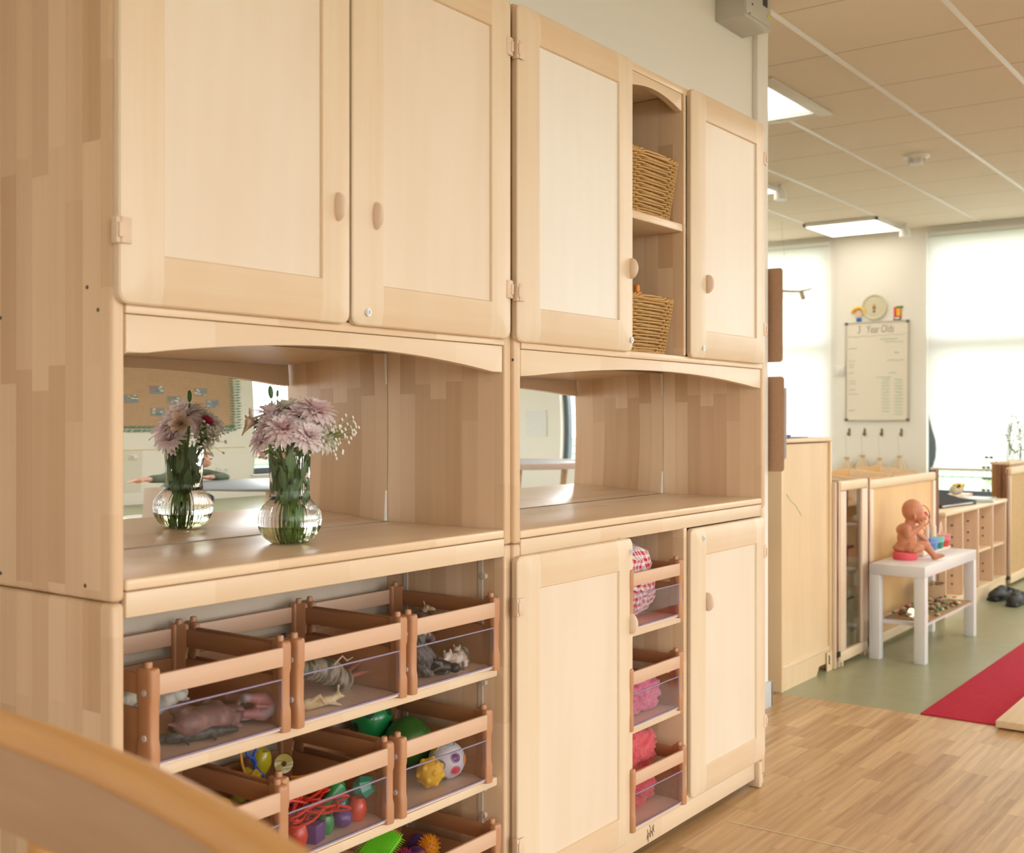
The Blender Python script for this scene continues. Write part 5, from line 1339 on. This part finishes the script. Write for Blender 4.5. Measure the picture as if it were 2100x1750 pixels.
tag(MB().lathe([(0, 0), (.10, 0), (.12, .012), (.10, .02), (0, .02)], 24, M=Matrix.Diagonal((1, .8, 1))).build('grey_dish', plain('grey blue felt', (.30, .36, .38), .8), loc=(7.93, 2.00, .0905)), 'flat grey dish in the bottom right cubby of the open shelf', 'dish')
t = thing('laptop', 'black toy keyboard with silver front edge on the open shelf', 'keyboard', (7.27, 2.03, .6025), (0, 0, R(-8)))
MB().box(-.28, -.11, 0, .25, .10, .024, .008).build('keyboard_body', plain('black gloss', (.012, .012, .012), .5), t)
MB().box(-.26, -.1125, .006, .18, -.10, .016, .002).build('silver_trim', plain('silver trim', (.5, .45, .42), .3, .6), t)
MB().prism([(-.11, .024), (.0, .034), (.10, .060), (.10, .024)], -.28, .25, 'X').build('key_rack', plain('black satin', (.012, .012, .012), .85), t)
t.name = 'toy_keyboard'
t = thing('document_wallet', 'clear grey plastic wallet lying on the open shelf', 'folder', (7.80, 1.965, .6025), (0, 0, R(10)))
MB().box(-.16, -.11, 0, .16, .11, .018, .003).build('wallet', plain('frosted grey', (.52, .55, .50), .25), t)
t = thing('wooden_tray', 'wooden tray on the open shelf under the yellow toy', 'tray', (8.02, 2.24, .6025)) if False else thing('wooden_tray', 'small wooden tray on the open shelf under the yellow toy', 'tray', (8.00, 2.14, .6025), (0, 0, R(-6)))
MB().box(-.17, -.055, 0, .13, .055, .028, .003).build('tray_box', BEECHF, t)
t = thing('toy_bee', 'yellow and cream plush toy heaped on the wooden tray', 'toy', (7.99, 2.14, .6305))
m = MB(); m.ell((-.03, 0, .03), (.06, .04, .032)); m.ell((.04, 0, .03), (.04, .035, .032)); m.ell((-.08, 0, .028), (.03, .03, .025)); remesh(m.build('plush_body', plain('cream plush', (.50, .44, .32), .9), t), .005)
MB().ell((0, -.008, .055), (.065, .034, .018)).build('yellow_back', plain('yellow felt', (.75, .50, .04), .8), t)
m = MB(); m.tube([(-.07, -.02, .045), (-.04, -.03, .058), (-.05, -.02, .06)], .008, 6); m.tube([(.03, -.02, .045), (.05, -.03, .06), (.075, -.02, .045)], .008, 6); m.build('dark_feet', DARK, t)
# planter and slatted gate
t = thing('plant_box', 'tall brown wooden plant box in front of the end window', 'planter', (8.80, 1.980, 0))
BX = solidwood('oiled pine', 'Z', (.48, .25, .09), (.36, .17, .06))
MB().box(-.31, -.06, .02, .31, .06, .815, .003).build('box_side', BX, t); MB().box(-.325, -.068, .815, .325, .068, .833, .003).build('top_frame', GE, t)
for y_ in (-.045, -.005): MB().box(-.326, y_, 0, -.311, y_+.025, .815, .004).build('batten', BRHINGE, t)
t = thing('trailing_plant', 'trailing green sprigs growing out of the brown plant box', 'plant', (8.80, 1.98, .834))
rs = random.Random(12); m = MB(); m2 = MB()
for k in range(16):
    x, y_ = rs.uniform(-.28, .3), rs.uniform(-.05, .05); H_ = rs.uniform(.04, .34); dx, dy = rs.uniform(-.08, .08), rs.uniform(-.1, .1)
    pts = [(x, y_, 0), (x+dx*.4, y_+dy*.4, H_*.6), (x+dx, y_+dy, H_)]; m.tube(pts, .002, 5)
    for j in range(6):
        q = Vector(pts[1]).lerp(Vector(pts[2]), j/5); a = Vector((rs.gauss(0, 1), rs.gauss(0, 1), rs.gauss(0, 1))).normalized()*.022; b_ = a.orthogonal().normalized()*.009
        m2.bm.faces.new([m2.bm.verts.new(q+v) for v in (-a*0, a*.5+b_, a, a*.5-b_)])
pts = [(-.28, .03, .0), (-.33, .07, .03), (-.345, .085, -.04), (-.34, .08, -.12), (-.35, .085, -.2)]; m.tube(pts, .002, 5)
for p in pts[1:]:
    for s in (-1, 1): q = Vector(p); m2.bm.faces.new([m2.bm.verts.new(q+Vector(v)) for v in ((0, 0, 0), (-.01, s*.015, .012), (-.012, s*.034, .0), (-.008, s*.015, -.012))])
m.build('stems', LEAF, t); m2.build('leaves', plain('grey green leaf', (.20, .27, .17), .6, .3), t, smooth=0)
t = thing('safety_gate', 'wooden gate with upright slats at the right edge', 'gate', (8.24, 1.87, 0))
MB().box(0, -.02, .755, 1.28, .02, .805, .012).build('top_rail', GE, t); MB().box(0, -.018, .02, 1.28, .018, .08, .006).build('bottom_rail', GE, t)
MB().box(0, -.016, .08, .014, .016, .755, .004).build('gate_post', EDGE, t); MB().box(1.245, -.018, .08, 1.28, .018, .755, .005).build('gate_post', EDGE, t)
for k in range(20): MB().cyl((.040+.062*k, 0, .08), (.040+.062*k, 0, .755), .0125, 12).build('slat', plain('slat pine', (.66, .46, .22), .45, var=.1), t)
hinge('hinge post where the slatted gate begins', 8.195, 1.87, .80, False)
# clogs
def clog(label, loc, rz):
    t = thing('clog', label, 'shoe', loc, (0, 0, rz), 'pair of black clogs'); m = MB()
    m.ell((.06, 0, .034), (.085, .048, .036)); m.ell((-.05, 0, .030), (.07, .040, .032)); m.cap((.07, 0, .045), (.0, 0, .066), .034, .030); m.box(-.12, -.038, .002, .14, .038, .022, .01); m.cap((-.10, -.02, .045), (-.10, .02, .045), .022, .022)
    remesh(m.build('clog_shell', plain('black foam', (.018, .018, .018), .55, var=.1), t), .006, 3)
    MB().ell((-.045, 0, .064), (.048, .026, .014)).build('foot_opening', plain('clog lining', (.008, .008, .008), .9), t)
clog('black foam clog farther from the camera by the open shelf', (7.62, 1.765, 0), R(165)); clog('black foam clog nearer the camera on the green floor', (7.47, 1.645, 0), R(178))
# red mat and floor board
t = MB().box(XS+.002, -.4, .0, 7.6, 1.335, .006, .002).build('red_mat', plain('crimson carpet', (.50, .014, .045), .95, var=.22, scale=55, bump=.6)); tag(t, 'long crimson red mat on the green floor', 'mat')
t = thing('floor_platform', 'low pale wooden platform lying on the crimson mat', 'platform', (4.86, .54, .0065))
MB().box(-.43, -.62, 0, .80, .51, .026, .003).build('platform_board', GE, t)

# end wall: whiteboard, plaque, figures, hooks and bags
XF = XFAR
t = thing('whiteboard', 'upright whiteboard with class heading and handwritten list on the end wall', 'whiteboard', (XF-.001, 3.208, 1.123))
MB().box(-.010, -.262, 0, -.001, .262, .825).build('writing_surface', plain('dry wipe white', (.80, .73, .61), .3, var=.01), t, smooth=0)
m = MB()
for a in ((-.266, -.006, .266, .006), (-.266, .819, .266, .831), (-.268, 0, -.257, .825), (.257, 0, .268, .825)): m.box(-.016, a[0], a[1], -.002, a[2], a[3], .002)
m.build('frame', plain('aluminium frame', (.55, .50, .42), .4, .2), t)
m = MB()
for sy in (-1, 1):
    for z in (.005, .82): m.box(-.019, sy*.258-.014, z-.012, -.002, sy*.258+.014, z+.012, .004)
m.build('frame_corner', plain('grey corner', (.16, .15, .14), .4), t)
INK = plain('grey marker ink', (.34, .30, .24), .6); GINK = plain('green marker ink', (.30, .56, .36), .6); BINK = plain('black marker ink', (.10, .09, .08), .6)
for wd, y_ in (('3', .150), ('Year', .034), ('Olds', -.090)):
    o = text_mesh('heading_word' if len(wd) > 1 else 'heading_figure', wd, .092, INK, t, (-.0112, y_, .735), (R(90), 0, R(-90)), shear=.15); o.scale = (.62, 1, 1)
MB().tube([(-.0112, .25-.5*k/30, .705+.004*math.sin(k*.9)+.010*k/30) for k in range(31)], .0011, 4).build('rule_line', INK, t)
def scrawl(name, mt, lines, seed, th=.0016):
    rs = random.Random(seed); m = MB()
    for y_, z, L, h in lines:
        n = int(L/.007); m.tube([(-.0112, y_-L*k/n, z+h*rs.uniform(-.5, .5)) for k in range(n+1)], th, 4)
    m.build(name, mt, t)
scrawl('left_list', INK, [(.24, .61, .07, .010), (.235, .47, .045, .008), (.235, .45, .04, .010), (.235, .40, .04, .008), (.235, .33, .055, .010), (.235, .31, .055, .010), (.235, .255, .06, .011), (.24, .22, .08, .008)], 3)
scrawl('dark_note', BINK, [(.235, .085, .05, .014), (-.15, .565, .04, .014)], 4)
scrawl('green_notes', GINK, [(.24, .50, .06, .012), (-.03, .68, .15, .010), (-.07, .655, .15, .012), (-.09, .50, .14, .008), (-.10, .395, .06, .01), (.0, .36, .12, .009)]+[(-.045, .34-.0265*k, .062, .013) for k in range(11)]+[(-.15, .34-.0265*k, .066, .013) for k in range(12)], 5, .002)
t = thing('round_plaque', 'round cream plaque with a tiny painted picture above the whiteboard', 'plaque', (XF-.001, 3.228, 2.074))
Mx = Matrix.Rotation(R(-90), 3, 'Y')
MB().lathe([(0, .012), (.088, .012), (.095, .018), (.105, .018), (.108, .008), (.105, 0), (0, 0)], 48, M=Mx).build('plaque_dish', plain('cream glaze', (.62, .57, .40), .35, var=.01), t)
m = MB().ell((-.0125, 0, -.005), (.002, .016, .022)); m.build('painted_picture', plain('brown paint', (.36, .20, .08), .6), t)
MB().ell((-.0125, 0, -.038), (.002, .014, .008)).build('painted_base', plain('dark paint', (.12, .10, .08), .6), t)
MB().cyl((-.0122, 0, .018), (-.014, 0, .018), .012, 12).build('painted_top', plain('peach paint', (.60, .36, .20), .6), t)
t = thing('wall_decoration', 'small paper figure with yellow hair and blue top left of the plaque', 'decoration', (XF-.001, 3.36, 2.02))
m = MB(); m.tube([(-.006, .055*math.cos(R(a)), .012+.04*math.sin(R(a))) for a in range(0, 181, 12)], .014, 8); m.build('yellow_hair', plain('bright yellow card', (.85, .48, .02), .6), t)
MB().cyl((-.001, 0, .005), (-.008, 0, .005), .030, 20).build('face', plain('cream card', (.70, .52, .40), .6), t)
MB().box(-.008, -.022, -.065, -.001, .022, -.03).build('blue_top', plain('blue card', (.03, .15, .40), .6), t, smooth=0); MB().box(-.007, -.045, -.085, -.001, .045, -.068).build('pink_feet', plain('pink card', (.75, .35, .40), .6), t, smooth=0)
t = thing('wall_decoration', 'small red and yellow paper figure right of the plaque', 'decoration', (XF-.001, 3.036, 2.01))
MB().box(-.008, -.030, -.035, -.001, .030, .055, .002).build('red_body', plain('red card', (.60, .06, .03), .6), t); MB().box(-.010, -.024, -.02, -.008, .006, .04).build('yellow_shirt', plain('yellow card', (.85, .50, .02), .6), t, smooth=0)
MB().box(-.0095, -.028, -.065, -.001, .030, -.036).build('navy_legs', plain('navy card', (.02, .03, .15), .6), t, smooth=0); MB().box(-.009, -.045, .045, -.001, .01, .062).build('green_leaf', plain('leaf card', (.12, .25, .06), .6), t, smooth=0); MB().box(-.010, -.02, -.045, -.0095, .022, -.032).build('white_socks', plain('white card', (.8, .78, .74), .6), t, smooth=0)
t = thing('wall_switch', 'white light switch beside the left edge of the whiteboard', 'switch', (XF-.001, 3.526, 1.549)); MB().box(-.010, -.043, -.043, -.001, .043, .043, .003).build('switch_plate', WHITEP, t); MB().box(-.014, -.012, -.02, -.010, .012, .02, .002).build('rocker', WHITEP, t)
BAG = plain('calico', (.62, .49, .33), .9, var=.12, scale=14)
for k, (y_, nm) in enumerate([(3.445, 'leftmost of the row'), (3.311, 'second from the left'), (3.166, 'third from the left'), (3.004, 'rightmost of the row')]):
    t = thing('coat_hook', 'small steel wall hook under the whiteboard, '+nm, 'hook', (XF-.001, y_, 1.02), (0, 0, 0), 'hooks under the whiteboard')
    MB().box(-.006, -.009, -.03, -.001, .009, .035, .003).build('hook_plate', plain('dull brass', (.20, .16, .11), .4, .6), t); MB().tube([(-.006, 0, .0), (-.03, 0, -.024), (-.042, 0, -.018), (-.044, 0, .0)], .0045, 7).build('hook_prong', plain('dull brass', (0, 0, 0)), t)
    t = thing('cloth_bag', 'cream calico drawstring bag hanging from the hook '+nm, 'bag', (XF-.058, y_, .60), (0, 0, 0), 'calico bags on the hooks')
    m = MB(); N = 18; H_ = .20+.02*(k % 2)
    pr = [(0, 0), (.06, .0), (.078, .03), (.070, .10), (.045, .15), (.018, H_-.02), (.012, H_-.01), (.026, H_+.01)]
    m.lathe(fine(pr, 3), 36, flute=lambda th, r, z: r*(1+.14*math.sin(7*th+z*20)*min(1, z*8)), M=Matrix.Diagonal((.55, 1, 1))); m.build('bag_body', BAG, t, smooth=80)
    MB().tube([(.014, 0, .4235), (-.012, .008, .38), (-.004, 0, H_)], .0022, 5).build('drawstring', plain('cotton cord', (.62, .52, .42), .9), t)
t = thing('low_shelf', 'low shelf bench behind the dividers carrying slanted wooden boxes', 'shelf', (7.65, 2.70, 0))
MB().box(-.80, -.22, .60, .85, .22, .625, .003).build('bench_top', GE, t)
for x in (-.79, 0, .83): MB().box(x, -.21, 0, x+.018, .21, .60, .002).build('bench_side', PW, t)
PWR = solidwood('orange ply', 'X', (.66, .38, .13), (.55, .29, .09))
for k, (a, b_) in enumerate([(6.90, 7.16), (7.20, 7.78), (7.85, 8.42)]):
    t = thing('slanted_crate', 'open slanted plywood box behind the divider, '+['left', 'middle', 'right'][k]+' one of three', 'crate', ((a+b_)/2, 2.66, .6255), (0, 0, 0), 'slanted boxes behind the dividers'); w = (b_-a)/2
    MB().prism([(-w+.03, 0), (w-.03, 0), (w-.03, .165), (-w+.03, .165)], .13, .145).build('back_board', PWR, t, smooth=0); MB().box(-w+.03, -.13, 0, w-.03, -.118, .125).build('front_board', PWR, t, smooth=0)
    for s in (-1, 1): MB().prism([(-.13, 0), (.145, 0), (.145, .165), (-.13, .135)], -.006, .006, 'X').build('end_board', GE, t, loc=(s*(w-.02), 0, 0), rot=(0, R(s*14), 0))
    MB().box(-w+.03, -.118, .0, w-.03, .13, .01).build('crate_base', PWR, t, smooth=0)
t = thing('wooden_chair', 'back of a small wooden chair behind the tall cabinet', 'chair', (6.28, 2.68, 0), (0, 0, R(4)))
MB().prism([(-.15, .62), (.15, .62), (.16, .84), (.12, .895), (-.12, .895), (-.16, .84)], -.008, .008, 'Y', .004).build('backrest', PWR, t)
MB().box(-.16, -.32, .42, .16, .0, .44, .006).build('seat', PWR, t)
for sx in (-1, 1): MB().box(sx*.15-.014, -.02, 0, sx*.15+.014, .008, .64, .004).build('rear_leg', GE, t); MB().box(sx*.14-.014, -.31, 0, sx*.14+.014, -.283, .42, .004).build('front_leg', GE, t)
t = thing('hanging_branch', 'twig strung with pale shells hanging before the left blind', 'mobile', (8.6, 3.60, 2.15))
m = MB().tube([(0, -.19, .0), (0, -.10, -.012), (0, .0, -.004), (0, .12, .02), (0, .3, .03)], [.006, .008, .010, .009, .008], 8); m.tube([(0, -.17, -.001), (0, -.21, .012)], .004, 6); m.build('twig', plain('dry twig', (.42, .32, .20), .8), t)
for y_, L in ((.18, .06), (.10, .05), (.03, .07), (-.05, .05)): MB().tube([(0, y_, 0), (0, y_, -L), (0, y_-.01, -L-.02)], .004, 5).build('shell_string', plain('shell', (.60, .50, .38), .7), t)
MB().cyl((0, -.115, -.02), (0, -.135, -.075), .018, 12).build('driftwood_piece', plain('dry driftwood', (.5, .42, .28), .8), t)
MB().tube([(0, .0, .0), (0, .05, .549)], .0015, 5).build('hanging_cord', plain('cotton cord', (0, 0, 0)), t)

# ------------------------------------------------------------------ wooden bench back close to the camera
BEN = solidwood('honey beech', 'Y', (.54, .34, .19), (.47, .27, .14), .35); BEO = solidwood('honey beech upright', 'Z', (.62, .33, .11), (.52, .26, .08), .4)
t = thing('wooden_bench', 'honey coloured wooden bench whose curved back rail crosses the lower left corner', 'bench', (.33, .97, 0))
def railx(y_): return .542-.33*(y_-.97)**2-.33
def rail(nm, mt, w, h0, h1, rr):
    m = MB(); bm = m.bm; rings = []; N = 40; cx = [(math.cos(2*PI*k/20), math.sin(2*PI*k/20)) for k in range(20)]
    for k in range(N+1):
        y_ = .47+.92*k/N; x = railx(y_)
        rings.append([bm.verts.new((x+(w-rr)*(1 if a > 0 else -1)+rr*a, y_-.97, (h1-rr if b > 0 else h0+rr)+rr*b)) for a, b in cx])
    for a, b_ in zip(rings, rings[1:]):
        for k in range(20): bm.faces.new((a[k], a[(k+1) % 20], b_[(k+1) % 20], b_[k]))
    bm.faces.new(rings[0]); bm.faces.new(list(reversed(rings[-1]))); return m.build(nm, mt, t)
rail('back_rail', BEN, .011, .787, .862, .003)
rail('rounded_edge_strip', solidwood('orange beech', 'Y', (.78, .43, .14), (.68, .34, .10), .3), .0155, .857, .882, .010)
for y_ in (.645, .765, .885, 1.005, 1.125, 1.245):
    MB().tube([(railx(y_)-.03, y_-.97, .435), (railx(y_), y_-.97, .79)], .0105, 12).build('spindle', BEO, t)
for y_ in (.50, 1.36):
    MB().tube([(railx(y_)-.05, y_-.97, 0), (railx(y_)-.03, y_-.97, .435), (railx(y_), y_-.97, .80)], [.017, .018, .014], 12).build('back_leg', BEO, t); MB().tube([(-.20, (y_-.97), 0), (-.18, (y_-.97)*.96, .41)], .017, 12).build('front_leg', BEO, t)
MB().box(-.23, -.45, .41, .19, .37+.04, .437, .01).build('seat', BEN, t)

# ------------------------------------------------------------------ the room behind, seen in the mirrors
HESS = NT('hessian'); x, y, z = HESS.xyz(); w1 = HESS.noise(HESS.comb(HESS.math('MULTIPLY', x, 6.0), 0.0, HESS.math('MULTIPLY', z, 60.0)), 1, 3); w2 = HESS.noise(HESS.comb(HESS.math('MULTIPLY', x, 60.0), 0.0, HESS.math('MULTIPLY', z, 6.0)), 1, 3)
HESS.l(HESS.mix(HESS.math('MULTIPLY', HESS.math('ADD', w1, w2), .5), (.36, .22, .12), (.62, .42, .27)), HESS.p.inputs['Base Color']); HESS.rough(.9)
t = thing('display_board', 'hessian covered display board with a leafy border on the wall behind, seen in the mirror', 'display board', (6.45, YBK+.001, 1.12))
MB().box(-1.35, .001, 0, 1.00, .02, 1.05).build('hessian_panel', HESS.m, t, smooth=0)
rs = random.Random(3); m = MB()
for k in range(25):
    z = .0+.044*k
    for s in (0, 1):
        c = Vector((1.0+(.05 if s else -.03)+rs.uniform(-.01, .01), .024, z)); a = Vector((.040*(1 if s else -1), 0, .008)); b_ = Vector((0, .0, .013)); m.bm.faces.new([m.bm.verts.new(c+q) for q in (-a, b_, a, -b_)])
for k in range(46):
    for s in (0, 1):
        c = Vector((-1.35+.052*k+rs.uniform(-.01, .01), .024, -.03+.055*s)); a = Vector((.032, 0, .010)); b_ = Vector((0, 0, .020)); m.bm.faces.new([m.bm.verts.new(c+q) for q in (-a, b_, a, -b_)])
m.build('leafy_border', plain('sage card leaves', (.12, .24, .17), .7, .25), t, smooth=0)
def photo(label, x, z, seed):
    rs = random.Random(seed); t = thing('photograph', label, 'photo', (x, YBK+.022, z), (0, 0, 0), 'photographs on the display board')
    MB().box(-.075, 0, -.062, .075, .002, .062).build('print', plain('print %d' % seed, (.20, .19, .18), .4), t, smooth=0)
    for k in range(14):
        c = rs.choice([(.5, .1, .08), (.15, .25, .12), (.7, .65, .55), (.1, .1, .12), (.2, .25, .4), (.6, .5, .2)]); a, b_ = rs.uniform(-.06, .06), rs.uniform(-.048, .048)
        MB().ell((a, .002, b_), (rs.uniform(.010, .022), .001, rs.uniform(.008, .016)), n=8, m=5).build('picture_patch', plain('patch %.2f%.2f' % (c[0], c[2]), c, .5), t)
for k, (lab, x, z) in enumerate([('photograph of dark stones pinned at the left of the mirrored board', 6.27, 1.56), ('photograph with red and green patches high on the mirrored board', 6.55, 1.70), ('photograph with red patches in the middle of the mirrored board', 6.74, 1.55), ('grey photograph near the leafy edge of the mirrored board', 7.18, 1.50), ('photograph hidden low behind the mirrored flowers', 6.55, 1.37), ('small pale photograph at the top of the mirrored board', 7.05, 1.68)]): photo(lab, x, z, k)
def socket(label, x, z, w, plug):
    t = thing('wall_socket', label, 'socket', (x, YBK+.001, z)); MB().box(-w, .0, -.043, w, .011, .043, .003).build('socket_plate', WHITEP, t)
    m = MB()
    for q in ((-w/2, w/2) if w > .06 else (0,)):
        for a, b_ in ((0, .014), (-.011, -.008), (.011, -.008)): m.box(q+a-.003, .011, b_-.005, q+a+.003, .0125, b_+.005)
    m.build('pin_slots', DARK, t, smooth=0)
    if plug: MB().box(-.022, .011, -.022, .022, .045, .026, .008).build('plug', WHITEP, t)
socket('single white socket with a plug, reflected at the left of the mirror', 6.30, .70, .043, True); socket('double white socket reflected right of the vase', 7.32, .46, .073, False)
t = thing('paper_strip', 'thin yellow paper strip along the wall under the display board', 'strip', (6.6, YBK+.001, .80)); MB().box(-1.2, 0, 0, 1.0, .003, .014).build('strip', plain('pale yellow paper', (.70, .55, .25), .7), t, smooth=0)
MB().box(-1.2, 0, -.62, -.2, .004, -.002).build('lower_sheet', plain('pale backing', (.70, .66, .56), .8), t, smooth=0)
# child at the low table
t = thing('activity_table', 'low round table top with dark mat reflected behind the vase', 'table', (5.15, -2.05, 0))
MB().lathe([(0, .53), (.60, .53), (.62, .54), (.62, .552), (.60, .56), (0, .56)], 64).build('table_top', plain('grey blue laminate', (.26, .30, .34), .4), t)
for a in (45, 135, 225, 315): MB().cyl((.45*math.cos(R(a)), .45*math.sin(R(a)), 0), (.45*math.cos(R(a)), .45*math.sin(R(a)), .53), .022, 12).build('leg', GE, t)
t = thing('safety_scissors', 'scissors with red handles on the reflected low table', 'scissors', (5.36, -1.85, .5605), (0, 0, R(20)))
m = MB()
for s in (-1, 1): m.tube([(-.06+.022*math.cos(a), s*.02+.015*math.sin(a), .008) for a in [2*PI*k/14 for k in range(14)]], .006, 6, closed=True)
m.build('handles', plain('scissor red', (.60, .03, .03), .4), t); MB().box(-.035, -.006, .004, .09, .006, .008, .001).build('blades', STEEL, t)
t = thing('paper_sheet', 'white sheet of paper on the reflected low table', 'paper', (5.22, -1.68, .5605), (0, 0, R(-15))); MB().box(-.14, -.10, 0, .14, .10, .001).build('sheet', plain('white paper', (0, 0, 0)), t, smooth=0)
t = thing('child_chair', 'small white moulded chair reflected at the left of the mirror', 'chair', (4.20, -2.05, 0), (0, 0, R(70)))
m = MB(); m.lathe([(0, .30), (.16, .30), (.17, .312), (.16, .32), (0, .322)], 32); m.build('seat', WB_, t)
m = MB(); rings = []
for k in range(17):
    a = R(-70+140*k/16); r = .165; rings.append((r*math.cos(a), r*math.sin(a)))
pr = [(p[0], p[1]) for p in rings]+[(p[0]*1.08, p[1]*1.08) for p in reversed(rings)]
m.prism(pr, .32, .60, 'Z', .003); m.build('backrest', WB_, t)
for a in (45, 135, 225, 315): MB().cyl((.12*math.cos(R(a)), .12*math.sin(R(a)), .30), (.16*math.cos(R(a)), .16*math.sin(R(a)), 0), .012, 10).build('leg', GE, t)
# child: seated on a stool behind the table, leaning on it, arm stretched out to the left of the reflection
CS = plain('skin', (.66, .36, .25), .5, var=.04, scale=20); CG = plain('sage jersey', (.12, .16, .11), .85, var=.15, scale=25); CT = plain('dark leggings', (.05, .06, .08), .8)
t = thing('stool', 'plain wooden stool the reflected child sits on', 'stool', (5.10, -3.05, 0)); MB().lathe([(0, .27), (.15, .27), (.155, .285), (.15, .30), (0, .30)], 32).build('seat', GE, t)
for a in (45, 135, 225, 315): MB().cyl((.10*math.cos(R(a)), .10*math.sin(R(a)), .27), (.14*math.cos(R(a)), .14*math.sin(R(a)), 0), .014, 10).build('leg', GE, t)
t = thing('person', 'child with ginger hair in a sage green top leaning on the low table', 'person', (5.10, -3.05, 0))
m = MB()
m.ell((.0, .0, .36), (.13, .11, .085)); m.cap((0, .02, .40), (.02, .14, .60), .105, .10); m.ell((.02, .15, .62), (.14, .09, .08)); m.cap((.03, .17, .66), (.04, .20, .70), .04, .038)
m.ell((.05, .225, .775), (.078, .085, .095), n=20, m=14); m.ell((.05, .285, .745), (.055, .045, .055)); m.ell((.05, .322, .765), (.012, .016, .014)); m.ell((.05, .318, .735), (.022, .012, .008))
m.ell((-.03, .22, .765), (.012, .02, .026)); m.ell((.13, .22, .765), (.012, .02, .026))
m.cap((-.10, .17, .62), (-.32, .34, .60), .045, .036); m.cap((-.32, .34, .60), (-.56, .44, .605), .034, .024)
m.cap((-.56, .44, .605), (-.62, .465, .60), .024, .026)
for k in range(4): m.cap((-.63-.002*k, .445+.014*k, .602), (-.69-.004*k, .44+.020*k, .592), .009, .007)
m.cap((-.60, .485, .605), (-.62, .53, .592), .010, .008)
m.cap((.15, .17, .61), (.16, .36, .58), .045, .036); m.cap((.16, .36, .58), (-.02, .42, .598), .034, .024); m.ell((-.06, .43, .598), (.035, .03, .018))
for k in range(4): m.cap((-.08, .41+.013*k, .600), (-.135, .40+.018*k, .590), .009, .007)
m.cap((-.05, .455, .600), (-.08, .48, .592), .010, .008)
for s in (-1, 1):
    m.cap((s*.07, .0, .36), (s*.09, .28, .35), .065, .05); m.cap((s*.09, .28, .35), (s*.09, .26, .08), .048, .034); m.cap((s*.09, .25, .04), (s*.09, .36, .03), .035, .028)
remesh(m.build('body', CS, t), .009, 3)
def shell(nm, mt, f):
    m = MB(); f(m); remesh(m.build(nm, mt, t), .009, 3)
def top_(m):
    m.cap((0, .015, .38), (.02, .14, .60), .120, .112); m.ell((.02, .15, .62), (.152, .10, .086)); m.cap((-.10, .17, .62), (-.32, .34, .60), .062, .052); m.cap((-.32, .34, .60), (-.46, .40, .604), .050, .042); m.cap((.15, .17, .61), (.16, .36, .582), .058, .048); m.cap((.16, .36, .582), (.05, .40, .594), .046, .038)
shell('jersey', CG, top_)
def leg_(m):
    m.ell((.0, .0, .36), (.142, .122, .092))
    for s in (-1, 1): m.cap((s*.07, .0, .36), (s*.09, .28, .35), .073, .058); m.cap((s*.09, .28, .35), (s*.09, .26, .10), .056, .042)
shell('leggings', CT, leg_)
def hair_(m):
    m.ell((.05, .205, .795), (.088, .088, .092), n=20, m=14); m.ell((.05, .165, .76), (.078, .06, .075)); m.ell((.05, .25, .845), (.062, .05, .03))
shell('hair', plain('ginger hair', (.42, .15, .045), .7, var=.25, scale=60), hair_)
for s in (-1, 1): MB().ell((.05+s*.03, .318, .785), (.010, .006, .007)).build('eye', EYE, t)
# round table near the middle of the room, seen in the right hand mirror
t = thing('sand_table', 'round grey topped table with pale rim reflected in the right hand mirror', 'table', (6.95, -1.45, 0))
MB().lathe([(0, .70), (.56, .70), (.56, .712), (0, .712)], 64).build('table_top', plain('mid grey laminate', (.30, .31, .33), .4), t)
MB().lathe([(.56, .66), (.60, .66), (.605, .70), (.60, .725), (.565, .725), (.56, .712), (.56, .66)], 64).build('rim', plain('pale rim', (.60, .55, .50), .4), t)
for a in (45, 135, 225, 315): MB().cyl((.42*math.cos(R(a)), .42*math.sin(R(a)), 0), (.42*math.cos(R(a)), .42*math.sin(R(a)), .70), .025, 12).build('leg', GE, t)
t = thing('wall_notice', 'blank white notice on the end wall reflected in the right hand mirror', 'notice', (XF-.001, -3.05, .95)); MB().box(-.006, -.13, 0, -.001, .13, .42).build('sheet', plain('white paper', (0, 0, 0)), t, smooth=0)
